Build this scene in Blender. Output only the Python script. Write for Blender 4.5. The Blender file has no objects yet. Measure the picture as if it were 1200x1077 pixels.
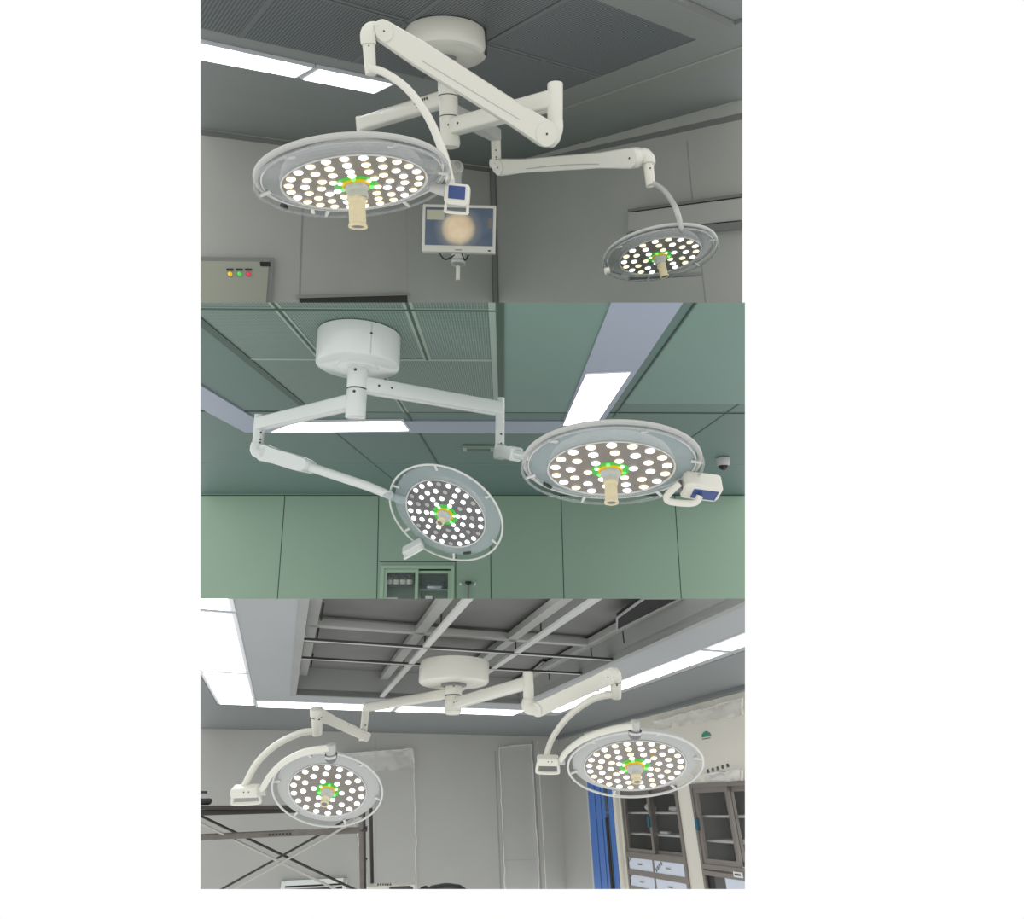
import bpy, bmesh, math, random
from mathutils import Vector, Matrix, noise
random.seed(7)
V = Vector
SC = bpy.context.scene
COL = SC.collection
PI = math.pi

# ---------------------------------------------------------------- camera model
F = 680.0
CX, CY = 600.0, 538.5
CAM = V((0.0, 0.0, 1.6))
# the green room (middle) is level in the world; the camera looks up at it a little
_h = (CY - 668.0) / F
_n = math.sqrt(1 + _h * _h)
CU, SU = 1 / _n, -_h / _n            # room-up in camera coordinates = (0, CU, SU)

def W(x, y, z):                      # camera vector (right, up, forward) -> world vector
    return V((x, -y * SU + z * CU, y * CU + z * SU))
def K(v):                            # world vector -> camera vector
    return V((v.x, -v.y * SU + v.z * CU, v.y * CU + v.z * SU))
def ray(px, py):
    return W((px - CX) / F, (CY - py) / F, 1.0)
def at(px, py, depth):
    return CAM + ray(px, py) * depth
def pix(P):
    c = K(P - CAM)
    return CX + F * c.x / c.z, CY - F * c.y / c.z
def depth_of(P):
    return K(P - CAM).z
RIGHT = W(1, 0, 0); DOWN = W(0, -1, 0); FWD = W(0, 0, 1)

class Room:
    def __init__(s, U, H, box):
        s.U = U.normalized(); s.H = H; s.box = box
        x0, y0, x1, y1 = box
        e = []
        for (a, b) in (((x0, 0), (x0, 1000)), ((x1, 0), (x1, 1000)), ((0, y0), (1000, y0)), ((0, y1), (1000, y1))):
            n = ray(*a).cross(ray(*b)).normalized()
            if n.dot(ray((x0 + x1) / 2, (y0 + y1) / 2)) < 0: n = -n
            e.append(n)
        s.planes = e
    def ceil(s, px, py, dh=0.0):
        r = ray(px, py)
        return CAM + r * ((s.H + dh) / s.U.dot(r))
    def height(s, P): return s.U.dot(P - CAM)
    def level(s, P, px, py):
        r = ray(px, py)
        return CAM + r * (s.height(P) / s.U.dot(r))
    def drop(s, P, py):
        a, u = K(P - CAM), K(s.U); t = (CY - py) / F
        k = (a.y - t * a.z) / (u.y - t * u.z)
        return P - s.U * k

class Plane:                          # a wall: origin, u (to the right in the photo), v (up), n (into the room)
    def __init__(s, o, u, v):
        s.o = o; s.u = u.normalized(); s.v = (v - s.u * v.dot(s.u)).normalized()
        s.n = s.u.cross(s.v)
        if s.n.dot(CAM - o) < 0: s.n = -s.n
    def hit(s, px, py, off=0.0):
        r = ray(px, py)
        return CAM + r * ((s.o + s.n * off - CAM).dot(s.n) / r.dot(s.n))
    def uv(s, px, py):
        d = s.hit(px, py) - s.o
        return d.dot(s.u), d.dot(s.v)
    def p(s, u, v, w=0.0): return s.o + s.u * u + s.v * v + s.n * w
    def along(s, p0, px):             # not used for layout in the picture, only to read a length off it
        return s.uv(*p0)

# ---------------------------------------------------------------- materials
def lin(c):
    return tuple(((x / 255) / 12.92 if x / 255 <= .04045 else ((x / 255 + .055) / 1.055) ** 2.4) for x in c)
MATS = {}
def mat(name, rgb, rough=.5, metal=0., emit=None, es=0., noise_amt=0., nscale=6., spec=.5, alpha=1., bump=0., bscale=30., stretch=None, coat=0.):
    m = bpy.data.materials.new(name); m.use_nodes = True
    nt = m.node_tree; b = nt.nodes['Principled BSDF']
    c = lin(rgb)
    b.inputs['Base Color'].default_value = (*c, 1)
    b.inputs['Roughness'].default_value = rough
    b.inputs['Metallic'].default_value = metal
    b.inputs['Specular IOR Level'].default_value = spec
    b.inputs['Alpha'].default_value = alpha
    b.inputs['Coat Weight'].default_value = coat
    if emit is not None:
        b.inputs['Emission Color'].default_value = (*lin(emit), 1)
        b.inputs['Emission Strength'].default_value = es
    if noise_amt or bump:
        tc = nt.nodes.new('ShaderNodeTexCoord'); src = tc.outputs['Object']
        if stretch:
            mp = nt.nodes.new('ShaderNodeMapping'); mp.inputs['Scale'].default_value = stretch
            nt.links.new(src, mp.inputs['Vector']); src = mp.outputs['Vector']
    if noise_amt:
        nz = nt.nodes.new('ShaderNodeTexNoise'); nz.inputs['Scale'].default_value = nscale; nz.inputs['Detail'].default_value = 5
        nt.links.new(src, nz.inputs['Vector'])
        mr = nt.nodes.new('ShaderNodeMapRange')
        mr.inputs['From Min'].default_value = .3; mr.inputs['From Max'].default_value = .7
        mr.inputs['To Min'].default_value = 1 - noise_amt; mr.inputs['To Max'].default_value = 1 + noise_amt
        nt.links.new(nz.outputs['Fac'], mr.inputs['Value'])
        mx = nt.nodes.new('ShaderNodeVectorMath'); mx.operation = 'SCALE'
        mx.inputs[0].default_value = c
        nt.links.new(mr.outputs['Result'], mx.inputs['Scale'])
        nt.links.new(mx.outputs['Vector'], b.inputs['Base Color'])
    if bump:
        nb = nt.nodes.new('ShaderNodeTexNoise'); nb.inputs['Scale'].default_value = bscale; nb.inputs['Detail'].default_value = 4
        nt.links.new(src, nb.inputs['Vector'])
        bp = nt.nodes.new('ShaderNodeBump'); bp.inputs['Strength'].default_value = bump
        nt.links.new(nb.outputs['Fac'], bp.inputs['Height']); nt.links.new(bp.outputs['Normal'], b.inputs['Normal'])
    MATS[name] = m
    return m

def perforated(name, rgb, hole, pitch=.035, frac=.3):
    """sheet metal with punched holes, laid out in metres by the UV map"""
    m = mat(name, rgb, .45)
    nt = m.node_tree; b = nt.nodes['Principled BSDF']
    uv = nt.nodes.new('ShaderNodeUVMap'); uv.uv_map = 'metres'
    sp = nt.nodes.new('ShaderNodeSeparateXYZ'); nt.links.new(uv.outputs['UV'], sp.inputs[0])
    def mth(op, a, bb=None):
        n = nt.nodes.new('ShaderNodeMath'); n.operation = op
        for i, q in enumerate((a, bb)):
            if q is None: continue
            if isinstance(q, (int, float)): n.inputs[i].default_value = q
            else: nt.links.new(q, n.inputs[i])
        return n.outputs[0]
    w = 2 * PI / pitch
    s1 = mth('SINE', mth('MULTIPLY', mth('ADD', sp.outputs[0], sp.outputs[1]), w * .7071))
    s2 = mth('SINE', mth('MULTIPLY', mth('SUBTRACT', sp.outputs[0], sp.outputs[1]), w * .7071))
    h = mth('GREATER_THAN', mth('MULTIPLY', s1, s2), frac)
    mx = nt.nodes.new('ShaderNodeMix'); mx.data_type = 'RGBA'
    nt.links.new(h, mx.inputs['Factor'])
    mx.inputs[6].default_value = (*lin(rgb), 1); mx.inputs[7].default_value = (*lin(hole), 1)
    nt.links.new(mx.outputs[2], b.inputs['Base Color'])
    return m

def clear(name, rgb, fac, rough=.08):
    """clear plastic or glass: part see-through, part reflecting sheet"""
    m = bpy.data.materials.new(name); m.use_nodes = True
    nt = m.node_tree; nt.nodes.clear()
    o = nt.nodes.new('ShaderNodeOutputMaterial'); mx = nt.nodes.new('ShaderNodeMixShader')
    t = nt.nodes.new('ShaderNodeBsdfTransparent'); p = nt.nodes.new('ShaderNodeBsdfPrincipled')
    p.inputs['Base Color'].default_value = (*lin(rgb), 1); p.inputs['Roughness'].default_value = rough
    mx.inputs[0].default_value = fac
    nt.links.new(t.outputs[0], mx.inputs[1]); nt.links.new(p.outputs[0], mx.inputs[2]); nt.links.new(mx.outputs[0], o.inputs[0])
    MATS[name] = m
    return m

def film(name, rgb, fac):
    m = clear(name, rgb, fac, .2)
    nt = m.node_tree; p = [n for n in nt.nodes if n.type == 'BSDF_PRINCIPLED'][0]
    tc = nt.nodes.new('ShaderNodeTexCoord'); nz = nt.nodes.new('ShaderNodeTexNoise')
    nz.inputs['Scale'].default_value = 3; nz.inputs['Detail'].default_value = 3; nz.inputs['Distortion'].default_value = 1.0
    nt.links.new(tc.outputs['Object'], nz.inputs['Vector'])
    bp = nt.nodes.new('ShaderNodeBump'); bp.inputs['Strength'].default_value = .35; bp.inputs['Distance'].default_value = .03
    nt.links.new(nz.outputs['Fac'], bp.inputs['Height']); nt.links.new(bp.outputs['Normal'], p.inputs['Normal'])
    return m

# ---------------------------------------------------------------- mesh builder
class MB:
    def __init__(s):
        s.bm = bmesh.new(); s.mats = []; s.scr = []
    def mi(s, m):
        if m not in s.mats: s.mats.append(m)
        return s.mats.index(m)
    def face(s, vs, m):
        try: f = s.bm.faces.new(vs)
        except ValueError: return None
        f.material_index = s.mi(m); return f
    def poly(s, pts, m):
        return s.face([s.bm.verts.new(p) for p in pts], m)
    def loft(s, rings, m, cap0=True, cap1=True, closed=True, loop=False):
        R = [[s.bm.verts.new(p) for p in r] for r in rings]
        n = len(R[0])
        last = len(R) if loop else len(R) - 1
        for i in range(last):
            a, b = R[i], R[(i + 1) % len(R)]
            for j in range(n if closed else n - 1):
                k = (j + 1) % n
                s.face([a[j], a[k], b[k], b[j]], m)
        if not loop:
            if cap0: s.face(list(reversed(R[0])), m)
            if cap1: s.face(R[-1], m)
    def slab(s, pts, off, m):             # polygon extruded by a vector
        s.loft([pts, [p + off for p in pts]], m)
    def box(s, c, ax, ay, az, sx, sy, sz, m, bev=0.0):
        """box with centre c, unit axes and full sizes; bev rounds the outline seen along az and softens it"""
        if bev <= 0:
            q = [c + ax * (sx / 2 * i) + ay * (sy / 2 * j) - az * sz / 2 for i, j in ((-1, -1), (1, -1), (1, 1), (-1, 1))]
            s.slab(q, az * sz, m); return
        b2 = min(bev * .4, sz * .3)
        rings = []
        for z, sh in ((-sz / 2, b2), (-sz / 2 + b2, 0), (sz / 2 - b2, 0), (sz / 2, b2)):
            rings.append([c + az * z + ax * x + ay * y for x, y in rrect(sx - 2 * sh, sy - 2 * sh, max(bev - sh, 1e-4))])
        s.loft(rings, m)
    def beam(s, p0, p1, w, h, up, m, r=.3, w1=None, h1=None):
        d = (p1 - p0).normalized(); sd = d.cross(up).normalized(); u = sd.cross(d)
        w1 = w1 or w; h1 = h1 or h
        rings = []
        for p, a, b in ((p0, w, h), (p1, w1, h1)):
            rings.append([p + sd * x + u * y for x, y in rrect(a, b, r * min(a, b))])
        s.loft(rings, m)
    def cyl(s, p0, p1, r0, r1, m, seg=24, bev=0.0):
        d = (p1 - p0); L = d.length; d = d / L
        prof = [(0, r0), (L, r1)] if bev <= 0 else [(0, r0 - bev), (bev * .3, r0 - bev * .3), (bev, r0), (L - bev, r1), (L - bev * .3, r1 - bev * .3), (L, r1 - bev)]
        s.lathe(p0, d, prof, m, seg)
    def lathe(s, o, d, prof, m, seg=32, cap0=True, cap1=True, loop=False):
        d = d.normalized(); a = (RIGHT if abs(d.dot(RIGHT)) < .9 else FWD)
        a = (a - d * a.dot(d)).normalized(); b = d.cross(a)
        s.loft([[o + d * z + (a * math.cos(t) + b * math.sin(t)) * r for t in [2 * PI * k / seg for k in range(seg)]] for z, r in prof], m, cap0, cap1, loop=loop)
    def tube(s, pts, r, m, seg=14, r1=None, closed=False):
        n = len(pts); rings = []; prev = None
        for i, p in enumerate(pts):
            if closed: d = (pts[(i + 1) % n] - pts[i - 1]).normalized()
            else: d = (pts[min(i + 1, n - 1)] - pts[max(i - 1, 0)]).normalized()
            if prev is None:
                a = RIGHT if abs(d.dot(RIGHT)) < .9 else FWD
            else: a = prev
            a = (a - d * a.dot(d)).normalized(); prev = a; b = d.cross(a)
            rr = r if r1 is None else r + (r1 - r) * i / (n - 1)
            rings.append([p + (a * math.cos(2 * PI * k / seg) + b * math.sin(2 * PI * k / seg)) * rr for k in range(seg)])
        s.loft(rings, m, loop=closed)
    def ball(s, c, r, m, seg=20, sq=1.0, ax=None):
        d = ax or V((0, 0, 1))
        prof = [(-math.cos(PI * k / 12) * r * sq, max(math.sin(PI * k / 12) * r, 1e-4)) for k in range(13)]
        s.lathe(c, d, prof, m, seg)
    def stick(s, p0, p1, r0, r1, side, w, m, waist=None):
        """flat-sided arm: round outline at both ends (radii r0, r1), width w along side"""
        d = (p1 - p0); L = d.length; d /= L; side = (side - d * side.dot(d)).normalized(); u = side.cross(d)
        out = []
        for k in range(13):
            t = PI / 2 + PI * k / 12
            out.append((math.cos(t) * r0, math.sin(t) * r0))
        wa = waist or min(r0, r1) * .9
        out += [(L * .2, -wa), (L * .8, -wa)]
        for k in range(13):
            t = -PI / 2 + PI * k / 12
            out.append((L + math.cos(t) * r1, math.sin(t) * r1))
        out += [(L * .8, wa), (L * .2, wa)]
        cx = L / 2; rings = []
        for z, sh in ((-w / 2, .88), (-w / 2 + w * .12, 1), (w / 2 - w * .12, 1), (w / 2, .88)):
            ring = []
            for x, y in out:
                xx = x
                if x < 0: xx = x * sh
                elif x > L: xx = L + (x - L) * sh
                ring.append(p0 + d * xx + u * (y * sh) + side * z)
            rings.append(ring)
        s.loft(rings, m)
    def build(s, name, origin, parent=None, clip=None, uvaxes=None, sharp=35):
        if name.endswith('_screw') and len(s.scr) > 1:      # every screw is a part of its own
            for a in s.scr:
                nb = MB(); screw(nb, *a); nb.build(name, a[0], parent)
            return None
        bm = s.bm
        if clip is not None:
            for n in clip.planes:
                r = bmesh.ops.bisect_plane(bm, geom=bm.verts[:] + bm.edges[:] + bm.faces[:], dist=1e-6, plane_co=CAM, plane_no=n, clear_inner=True)
                ed = [g for g in r['geom_cut'] if isinstance(g, bmesh.types.BMEdge) and g.is_boundary]
                if ed: bmesh.ops.holes_fill(bm, edges=ed, sides=0)
        bmesh.ops.recalc_face_normals(bm, faces=bm.faces[:])
        if uvaxes:
            o, a, b = uvaxes
            lay = bm.loops.layers.uv.new('metres')
            for f in bm.faces:
                for l in f.loops:
                    q = l.vert.co - o
                    l[lay].uv = (q.dot(a), q.dot(b))
        for f in bm.faces: f.smooth = True
        for e in bm.edges:
            if len(e.link_faces) == 2 and e.calc_face_angle(0) > math.radians(sharp): e.smooth = False
        for v in bm.verts: v.co -= origin
        me = bpy.data.meshes.new(name); bm.to_mesh(me); bm.free()
        for m in s.mats: me.materials.append(m)
        o = bpy.data.objects.new(name, me); COL.objects.link(o)
        place(o, origin, parent)
        return o

WO = {}
def place(o, origin, parent):
    WO[o.name] = origin.copy()
    if parent is not None:
        o.parent = parent; o.location = origin - WO[parent.name]
    else: o.location = origin

def rrect(w, h, r, n=4):
    r = min(r, w / 2 * .999, h / 2 * .999); out = []
    for cx, cy, a in ((w / 2 - r, h / 2 - r, 0), (-w / 2 + r, h / 2 - r, 90), (-w / 2 + r, -h / 2 + r, 180), (w / 2 - r, -h / 2 + r, 270)):
        for k in range(n + 1):
            t = math.radians(a + 90 * k / n)
            out.append((cx + r * math.cos(t), cy + r * math.sin(t)))
    return out
def smooth(pts, n=8):
    out = []
    for i in range(len(pts) - 1):
        p0 = pts[max(i - 1, 0)]; p1 = pts[i]; p2 = pts[i + 1]; p3 = pts[min(i + 2, len(pts) - 1)]
        for k in range(n):
            t = k / n
            out.append(.5 * ((2 * p1) + (p2 - p0) * t + (2 * p0 - 5 * p1 + 4 * p2 - p3) * t * t + (3 * p1 - p0 - 3 * p2 + p3) * t ** 3))
    out.append(pts[-1]); return out

def tag(o, label, cat, group=None):
    o['label'] = label; o['category'] = cat
    if group: o['group'] = group
    return o
def thing(name, label, cat, origin, group=None):
    o = bpy.data.objects.new(name, None); o.empty_display_size = .1; COL.objects.link(o)
    place(o, origin, None)
    return tag(o, label, cat, group)
def struct(o):
    o['kind'] = 'structure'; return o

# ---------------------------------------------------------------- shared materials
M = MATS
mat('enamel', (222, 221, 209), .3, coat=.2)
mat('enamel_cool', (214, 220, 216), .25, coat=.3)
mat('enamel_grey', (190, 191, 186), .35)
mat('seam_dark', (60, 62, 60), .6)
mat('black_plastic', (22, 23, 25), .4)
mat('grey_plastic', (120, 122, 122), .45)
mat('led_plate', (128, 122, 114), .3)
mat('led_plate_dark', (104, 104, 104), .35)
mat('handle_cream', (226, 214, 178), .5, noise_amt=.05, nscale=30)
mat('yellow_ring', (232, 190, 20), .45, emit=(232, 180, 10), es=.12)
mat('green_ring', (60, 150, 60), .4, emit=(60, 215, 60), es=.33)
mat('green_led', (90, 255, 110), .4, emit=(120, 255, 130), es=1.0)
mat('led_warm', (255, 240, 205), .3, emit=(255, 238, 200), es=1.2)
mat('led_cool', (255, 255, 255), .3, emit=(250, 252, 255), es=1.6)
mat('led_off', (176, 176, 172), .25)
mat('led_bezel', (90, 84, 76), .4)
mat('rail_white', (208, 210, 206), .25, coat=.4)
mat('annulus_grey', (182, 184, 182), .4)
clear('acrylic', (172, 176, 176), .42, .1)
clear('acrylic_cool', (178, 190, 192), .42, .1)
mat('chrome', (205, 205, 205), .18, 1.0)
mat('lamp_diffuser', (255, 255, 255), .5, emit=(250, 252, 255), es=3.2)
mat('lamp_frame', (215, 218, 222), .4)
mat('blue_screen', (50, 66, 110), .25, emit=(40, 62, 118), es=.35)

# ---------------------------------------------------------------- lamp heads
RINGS_LARGE = ((.90, 24, .055), (.69, 18, .055), (.48, 12, .055), (.33, 6, .05))
RINGS_SMALL = ((.885, 18, .068), (.635, 12, .068), (.365, 6, .062))
LED_MESH = {}
def led_mesh(r, m):
    key = (round(r, 4), m.name)
    if key not in LED_MESH:
        b = MB()
        b.lathe(V((0, 0, 0)), V((0, 0, 1)), [(0, r * 1.12), (.003, r * 1.1), (.0035, r), (.006, r * .8), (.0075, r * .4), (.008, r * .02)], m, 18)
        bm = b.bm
        for f in bm.faces: f.smooth = True
        me = bpy.data.meshes.new('led_lens'); bm.to_mesh(me); bm.free(); me.materials.append(m)
        LED_MESH[key] = me
    return LED_MESH[key]

def lamp_head(root, px, py, a, ratio, tilt, R, rings, cover, palette, handle_len, plate=.705, spin=0., rim='thick', label=None, hub_r=.085, hub_m='handle_cream', hskew=0.):
    dep = R * F / a
    C = at(px, py, dep); rh = (C - CAM).normalized()
    rt = (RIGHT - rh * RIGHT.dot(rh)).normalized(); dn = rh.cross(rt).normalized()
    if dn.dot(DOWN) < 0: dn = -dn
    t = math.radians(tilt)
    X = rt * math.cos(t) + dn * math.sin(t); mn = -rt * math.sin(t) + dn * math.cos(t)
    n = -rh * ratio + mn * math.sqrt(1 - ratio * ratio)
    Y = n.cross(X)
    P = plate * R
    def pol(r, ang, z=0.): return C + (X * math.cos(ang) + Y * math.sin(ang)) * r + n * z
    hb = MB()
    # led plate (front), drum and shallow back cover, hub boss on the back
    hb.lathe(C, n, [(0, P * .03), (0, P * .985)], M['led_plate_dark' if palette == 'split' else 'led_plate'], 64, cap1=False)
    hb.lathe(C, n, [(0, P * .985), (.004, P), (-.02, P * 1.01), (-.055, P * .95), (-.075, P * .7), (-.085, P * .2)], M['enamel_grey'], 64, cap0=False)
    hb.lathe(C, n, [(-.08, .09), (-.12, .085), (-.13, .06)], M['enamel'], 24)
    hd = hb.build('lamp_head', C, root)
    if label: hd['label'] = label
    # outer cover ring
    cb = MB()
    ro = R * .93
    cb.lathe(C, n, [(0, P * 1.0), (-.004, (P + ro) / 2), (-.016, ro), (-.03, ro * 1.005), (-.03, ro * .985), (-.014, (P + ro) / 2), (-.01, P * 1.0)], M[cover], 72, loop=True)
    cb.build('cover_ring', C, hd)
    # raised edge of the cover, a thin bright lip round the plate
    eb = MB()
    eb.tube([pol(P * 1.005, 2 * PI * k / 72, .003) for k in range(72)], .0028, M['rail_white'], 8, closed=True)
    eb.build('plate_lip', C, hd)
    if rim == 'thick':
        rb = MB(); rb.tube([pol(R * .975, 2 * PI * k / 72, -.026) for k in range(72)], .0095, M['enamel_grey'], 12, closed=True)
        rb.build('rim', C, hd)
        eb = MB(); eb.tube([pol(R * .93, 2 * PI * k / 72, -.012) for k in range(72)], .003, M['rail_white'], 8, closed=True)
        eb.build('cover_lip', C, hd)
    # hand rail on clips
    rb = MB(); rb.tube([pol(R * 1.0, 2 * PI * k / 72, .004) for k in range(72)], .006, M['rail_white' if rim != 'thick' else 'acrylic'], 10, closed=True)
    rb.build('hand_rail', C, hd)
    for k in range(6):
        ang = 2 * PI * k / 6 + spin
        kb = MB(); p0 = pol(R * .88, ang, -.008); p1 = pol(R * 1.0, ang, .004)
        kb.beam(p0, p1, .016, .009, n, M['rail_white'], w1=.010)
        kb.build('rail_clip', p1, hd)
    # leds
    Rm = Matrix((X, Y, n)).transposed().to_4x4()
    idx = 0
    for ri, (fr, cnt, lr) in enumerate(rings):
        for k in range(cnt):
            ang = 2 * PI * k / cnt + spin + (ri * .5 * 2 * PI / cnt if ri % 2 else 0)
            c = pol(P * fr, ang, .001)
            if palette == 'mixed':
                m = M['led_cool'] if (k + ri) % 4 == 1 else M['led_warm']
            elif palette == 'mixed_even':
                m = M['led_cool'] if (k + ri) % 2 == 0 else M['led_warm']
            elif palette == 'split':
                m = M['led_off'] if k % 4 == ri % 4 else M['led_cool']
            else: m = M['led_cool']
            o = bpy.data.objects.new('led_lens', led_mesh(P * lr, m)); COL.objects.link(o)
            o.parent = hd; o.matrix_local = Matrix.Translation(c - C) @ Rm
    # green ring with small leds, yellow collar, socket, sterile handle
    gb = MB(); gb.lathe(C, n, [(.0008, P * .19), (.0016, P * .30)], M['green_ring'], 48, cap0=False, cap1=False)
    gb.lathe(C, n, [(.0016, P * .30), (.0004, P * .305)], M['green_ring'], 48, cap0=False, cap1=False)
    gb.build('green_ring', C, hd)
    for k in range(6):
        ang = 2 * PI * (k + .5) / 6 + spin
        o = bpy.data.objects.new('small_led', led_mesh(P * .028, M['green_led' if k % 2 else 'led_cool'])); COL.objects.link(o)
        o.parent = hd; o.matrix_local = Matrix.Translation(pol(P * .235, ang, .002) - C) @ Rm
    gb = MB(); gb.lathe(C, n, [(.0, P * .20), (.008, P * .195), (.009, P * .17), (.0, P * .165)], M['yellow_ring'], 40, loop=True)
    gb.build('yellow_collar', C, hd)
    sb = MB(); sb.lathe(C, n, [(0, P * .165), (.02, P * .165), (.028, P * .14), (.034, hub_r * P * 1.25), (.05, hub_r * P * 1.25)], M['enamel_grey'], 32)
    sb.build('handle_socket', C, hd)
    gb = MB()
    r = hub_r * P; L = handle_len * R; hn = (n + X * hskew).normalized()
    gb.lathe(C, hn, [(.045, r * .9), (.05, r * 1.12), (.06, r * 1.12), (.064, r), (L - .012, r * 1.0), (L - .008, r * 1.12), (L, r * 1.12), (L, r * .8), (L - .006, r * .7)], M[hub_m], 28)
    gb.lathe(C, hn, [(L - .0045, .0005), (L - .004, r * .72)], M['grey_plastic'], 20, cap0=False, cap1=False)
    gb.build('sterile_handle', C + n * .045, hd)
    return dict(C=C, n=n, X=X, Y=Y, R=R, dep=dep, pol=pol, obj=hd)

def control_box(root, name, C, xa, ya, w, h, d, enamel, screen=True, handle=True):
    """white control box: rounded body, blue screen, U-shaped grip below; xa right, ya up, faces xa x ya"""
    za = xa.cross(ya).normalized()
    b = MB()
    b.box(C, xa, ya, za, w, h, d, M[enamel], min(w, h) * .18)
    o = b.build(name, C, root)
    if screen:
        q = MB(); q.box(C + za * d / 2 + ya * h * .04, xa, ya, za, w * .66, h * .66, .006, M['blue_screen'], .003)
        q.build('display', C + za * d / 2, o)
    if handle:
        q = MB()
        pts = [C + xa * w * .42 - ya * h * .4, C + xa * w * .44 - ya * h * .8, C + xa * w * .38 - ya * h * .93,
               C - xa * w * .38 - ya * h * .93, C - xa * w * .44 - ya * h * .8, C - xa * w * .42 - ya * h * .4]
        q.tube(smooth(pts, 4), min(w, h) * .085, M[enamel], 12)
        q.build('grip', C - ya * h * .9, o)
    return o

def screw(mb, c, axis, r=.006):
    mb.scr.append((c.copy(), axis.copy(), r))
    mb.lathe(c, axis, [(-.001, r), (.001, r), (.0012, r * .2)], M['seam_dark'], 10)

# ================================================================ ROOM A: grey room, top
def room_from_vps(A, Bguess, H, box):
    dA = ray(*A).normalized()
    b = ray(*Bguess); b = (b - dA * b.dot(dA)).normalized()
    U = dA.cross(b)
    if U.dot(W(0, 1, 0)) < 0: U = -U
    return Room(U, H, box), dA, b

r1, A1, B1 = room_from_vps((1506, 318), (-100, 345), 1.45, (235, -6, 870, 355.3))
U = r1.U
mat('wall_grey', (190, 190, 184), .55, noise_amt=.03, nscale=2)
mat('wall_grey_dark', (186, 187, 180), .55, noise_amt=.03, nscale=2)
mat('ceiling_grey', (140, 144, 142), .6, noise_amt=.03, nscale=2)
mat('field_seam', (108, 112, 112), .5)
mat('ceiling_band', (134, 137, 133), .5)
mat('ceiling_edge', (138, 141, 136), .5)
perforated('perforated_grey', (112, 117, 119), (52, 56, 58), .026, .1)
mat('joint_grey', (128, 130, 127), .6)
mat('joint_light', (160, 160, 156), .5)

# ceiling: one structure with its perforated field, seams and perimeter bands
c = MB()
def cq(mb, room, pix4, dh, m, th=.02):
    pts = [room.ceil(x, y, dh) for x, y in pix4]
    mb.slab(pts, room.U * th, m)
corner = r1.ceil(578, 198)
def cp(a, b, dh=0.): return corner + A1 * a + B1 * b + U * dh
# in-plane coordinates of the photographed points
def ab(px, py):
    d = r1.ceil(px, py) - corner
    return d.dot(A1), d.dot(B1)
bA0, bB0 = ab(608.5, 117.5)
bA1, bB1 = ab(830, 52)
# field limits: far corner at (608,118); the field runs along -A and -B from its corners
# the rooms' ceiling directions: A runs right-away, B left-away
aF, bF = ab(608.5, 117.5)
aR, bR = ab(830, 52)
def rect(mb, a0, a1, b0, b1, dh, m, th):
    mb.slab([cp(a0, b0, dh), cp(a1, b0, dh), cp(a1, b1, dh), cp(a0, b1, dh)], U * th, m)
a_edge = (aF * .5 + aR * .5)
field = dict(a0=-14., a1=a_edge, b0=bR, b1=bF)
rect(c, -16, 0.05, -16, 0.05, .02, M['ceiling_grey'], .06)
fo = .0
rect(c, -14, a_edge, bR, bF, .004, M['perforated_grey'], .012)
# seams of the field
for (px, py) in ((577.5, 47), (475, 29), (300, 20)):
    a, b = ab(px, py)
    rect(c, a - .012, a + .012, bR, bF, -.001, M['field_seam'], .01)
for (px, py) in ((640, 70.5), (430, 14)):
    a, b = ab(px, py)
    rect(c, -14, a_edge, b - .010, b + .010, -.001, M['field_seam'], .01)
# perimeter bands
wA = ab(869, 53.6)[0]
wE = ab(869, 75)[0]
rect(c, a_edge, wA, -16, bF + .1, .0, M['ceiling_band'], .02)
rect(c, wA, wA + .02, -16, bF + .1, -.006, M['joint_light'], .02)
rect(c, wA + .02, wE, -16, bF + .1, .004, M['ceiling_edge'], .02)
bB = ab(869, 37)[1]
rect(c, -14, a_edge, bB, bR, .0, M['ceiling_band'], .02)
rect(c, -14, a_edge, bB - .03, bB, -.003, M['joint_grey'], .02)
b0 = ab(300, 47)[1]; b1 = ab(300, 50)[1]
ceil1 = c.build('ceiling', corner, clip=r1, uvaxes=(corner, A1, B1))
struct(ceil1)

# walls
wl = Plane(corner, A1, U)          # left wall, runs right-away to the corner
wr = Plane(corner, -B1, U)         # right wall, from the corner towards the viewer
def wall_slab(mb, pl, u0, u1, v0, v1, m, th=.06, w=0.):
    mb.slab([pl.p(u0, v0, w), pl.p(u1, v0, w), pl.p(u1, v1, w), pl.p(u0, v1, w)], -pl.n * th, m)
def rib(mb, pl, p0, p1, wd, m, w=.002):
    """a joint line on a wall between two photographed points"""
    a = V((*pl.uv(*p0), 0)); b = V((*pl.uv(*p1), 0)); d = (b - a).normalized(); s = V((-d.y, d.x, 0)) * wd / 2
    q = [a - s, b - s, b + s, a + s]
    mb.slab([pl.p(x.x, x.y, w) for x in q], -pl.n * .004, m)
w = MB()
wall_slab(w, wl, -16, .0, -6, .06, M['wall_grey'])
rib(w, wl, (355, 240), (351, 350), .022, M['joint_light'])
rib(w, wl, (476, 246), (478, 350), .016, M['wall_grey_dark'])
rib(w, wl, (235, 155), (578, 200), .05, M['joint_grey'])
struct(w.build('wall_left', corner, clip=r1))
w = MB()
wall_slab(w, wr, .0, 16, -6, .06, M['wall_grey_dark'])
rib(w, wr, (805, 165), (812, 240), .014, M['joint_light'])
rib(w, wr, (822, 310), (827, 356), .014, M['joint_light'])
rib(w, wr, (680, 240), (682, 300), .010, M['wall_grey'])
rib(w, wr, (578, 200), (870, 136), .05, M['joint_grey'])
struct(w.build('wall_right', corner, clip=r1))
# rounded corner strip
t = MB(); t.cyl(corner + U * .02 + (wl.n + wr.n) * .02, corner - U * 3.2 + (wl.n + wr.n) * .02, .045, .045, M['joint_grey'], 16)
struct(t.build('trim_1', corner, clip=r1))

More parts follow.
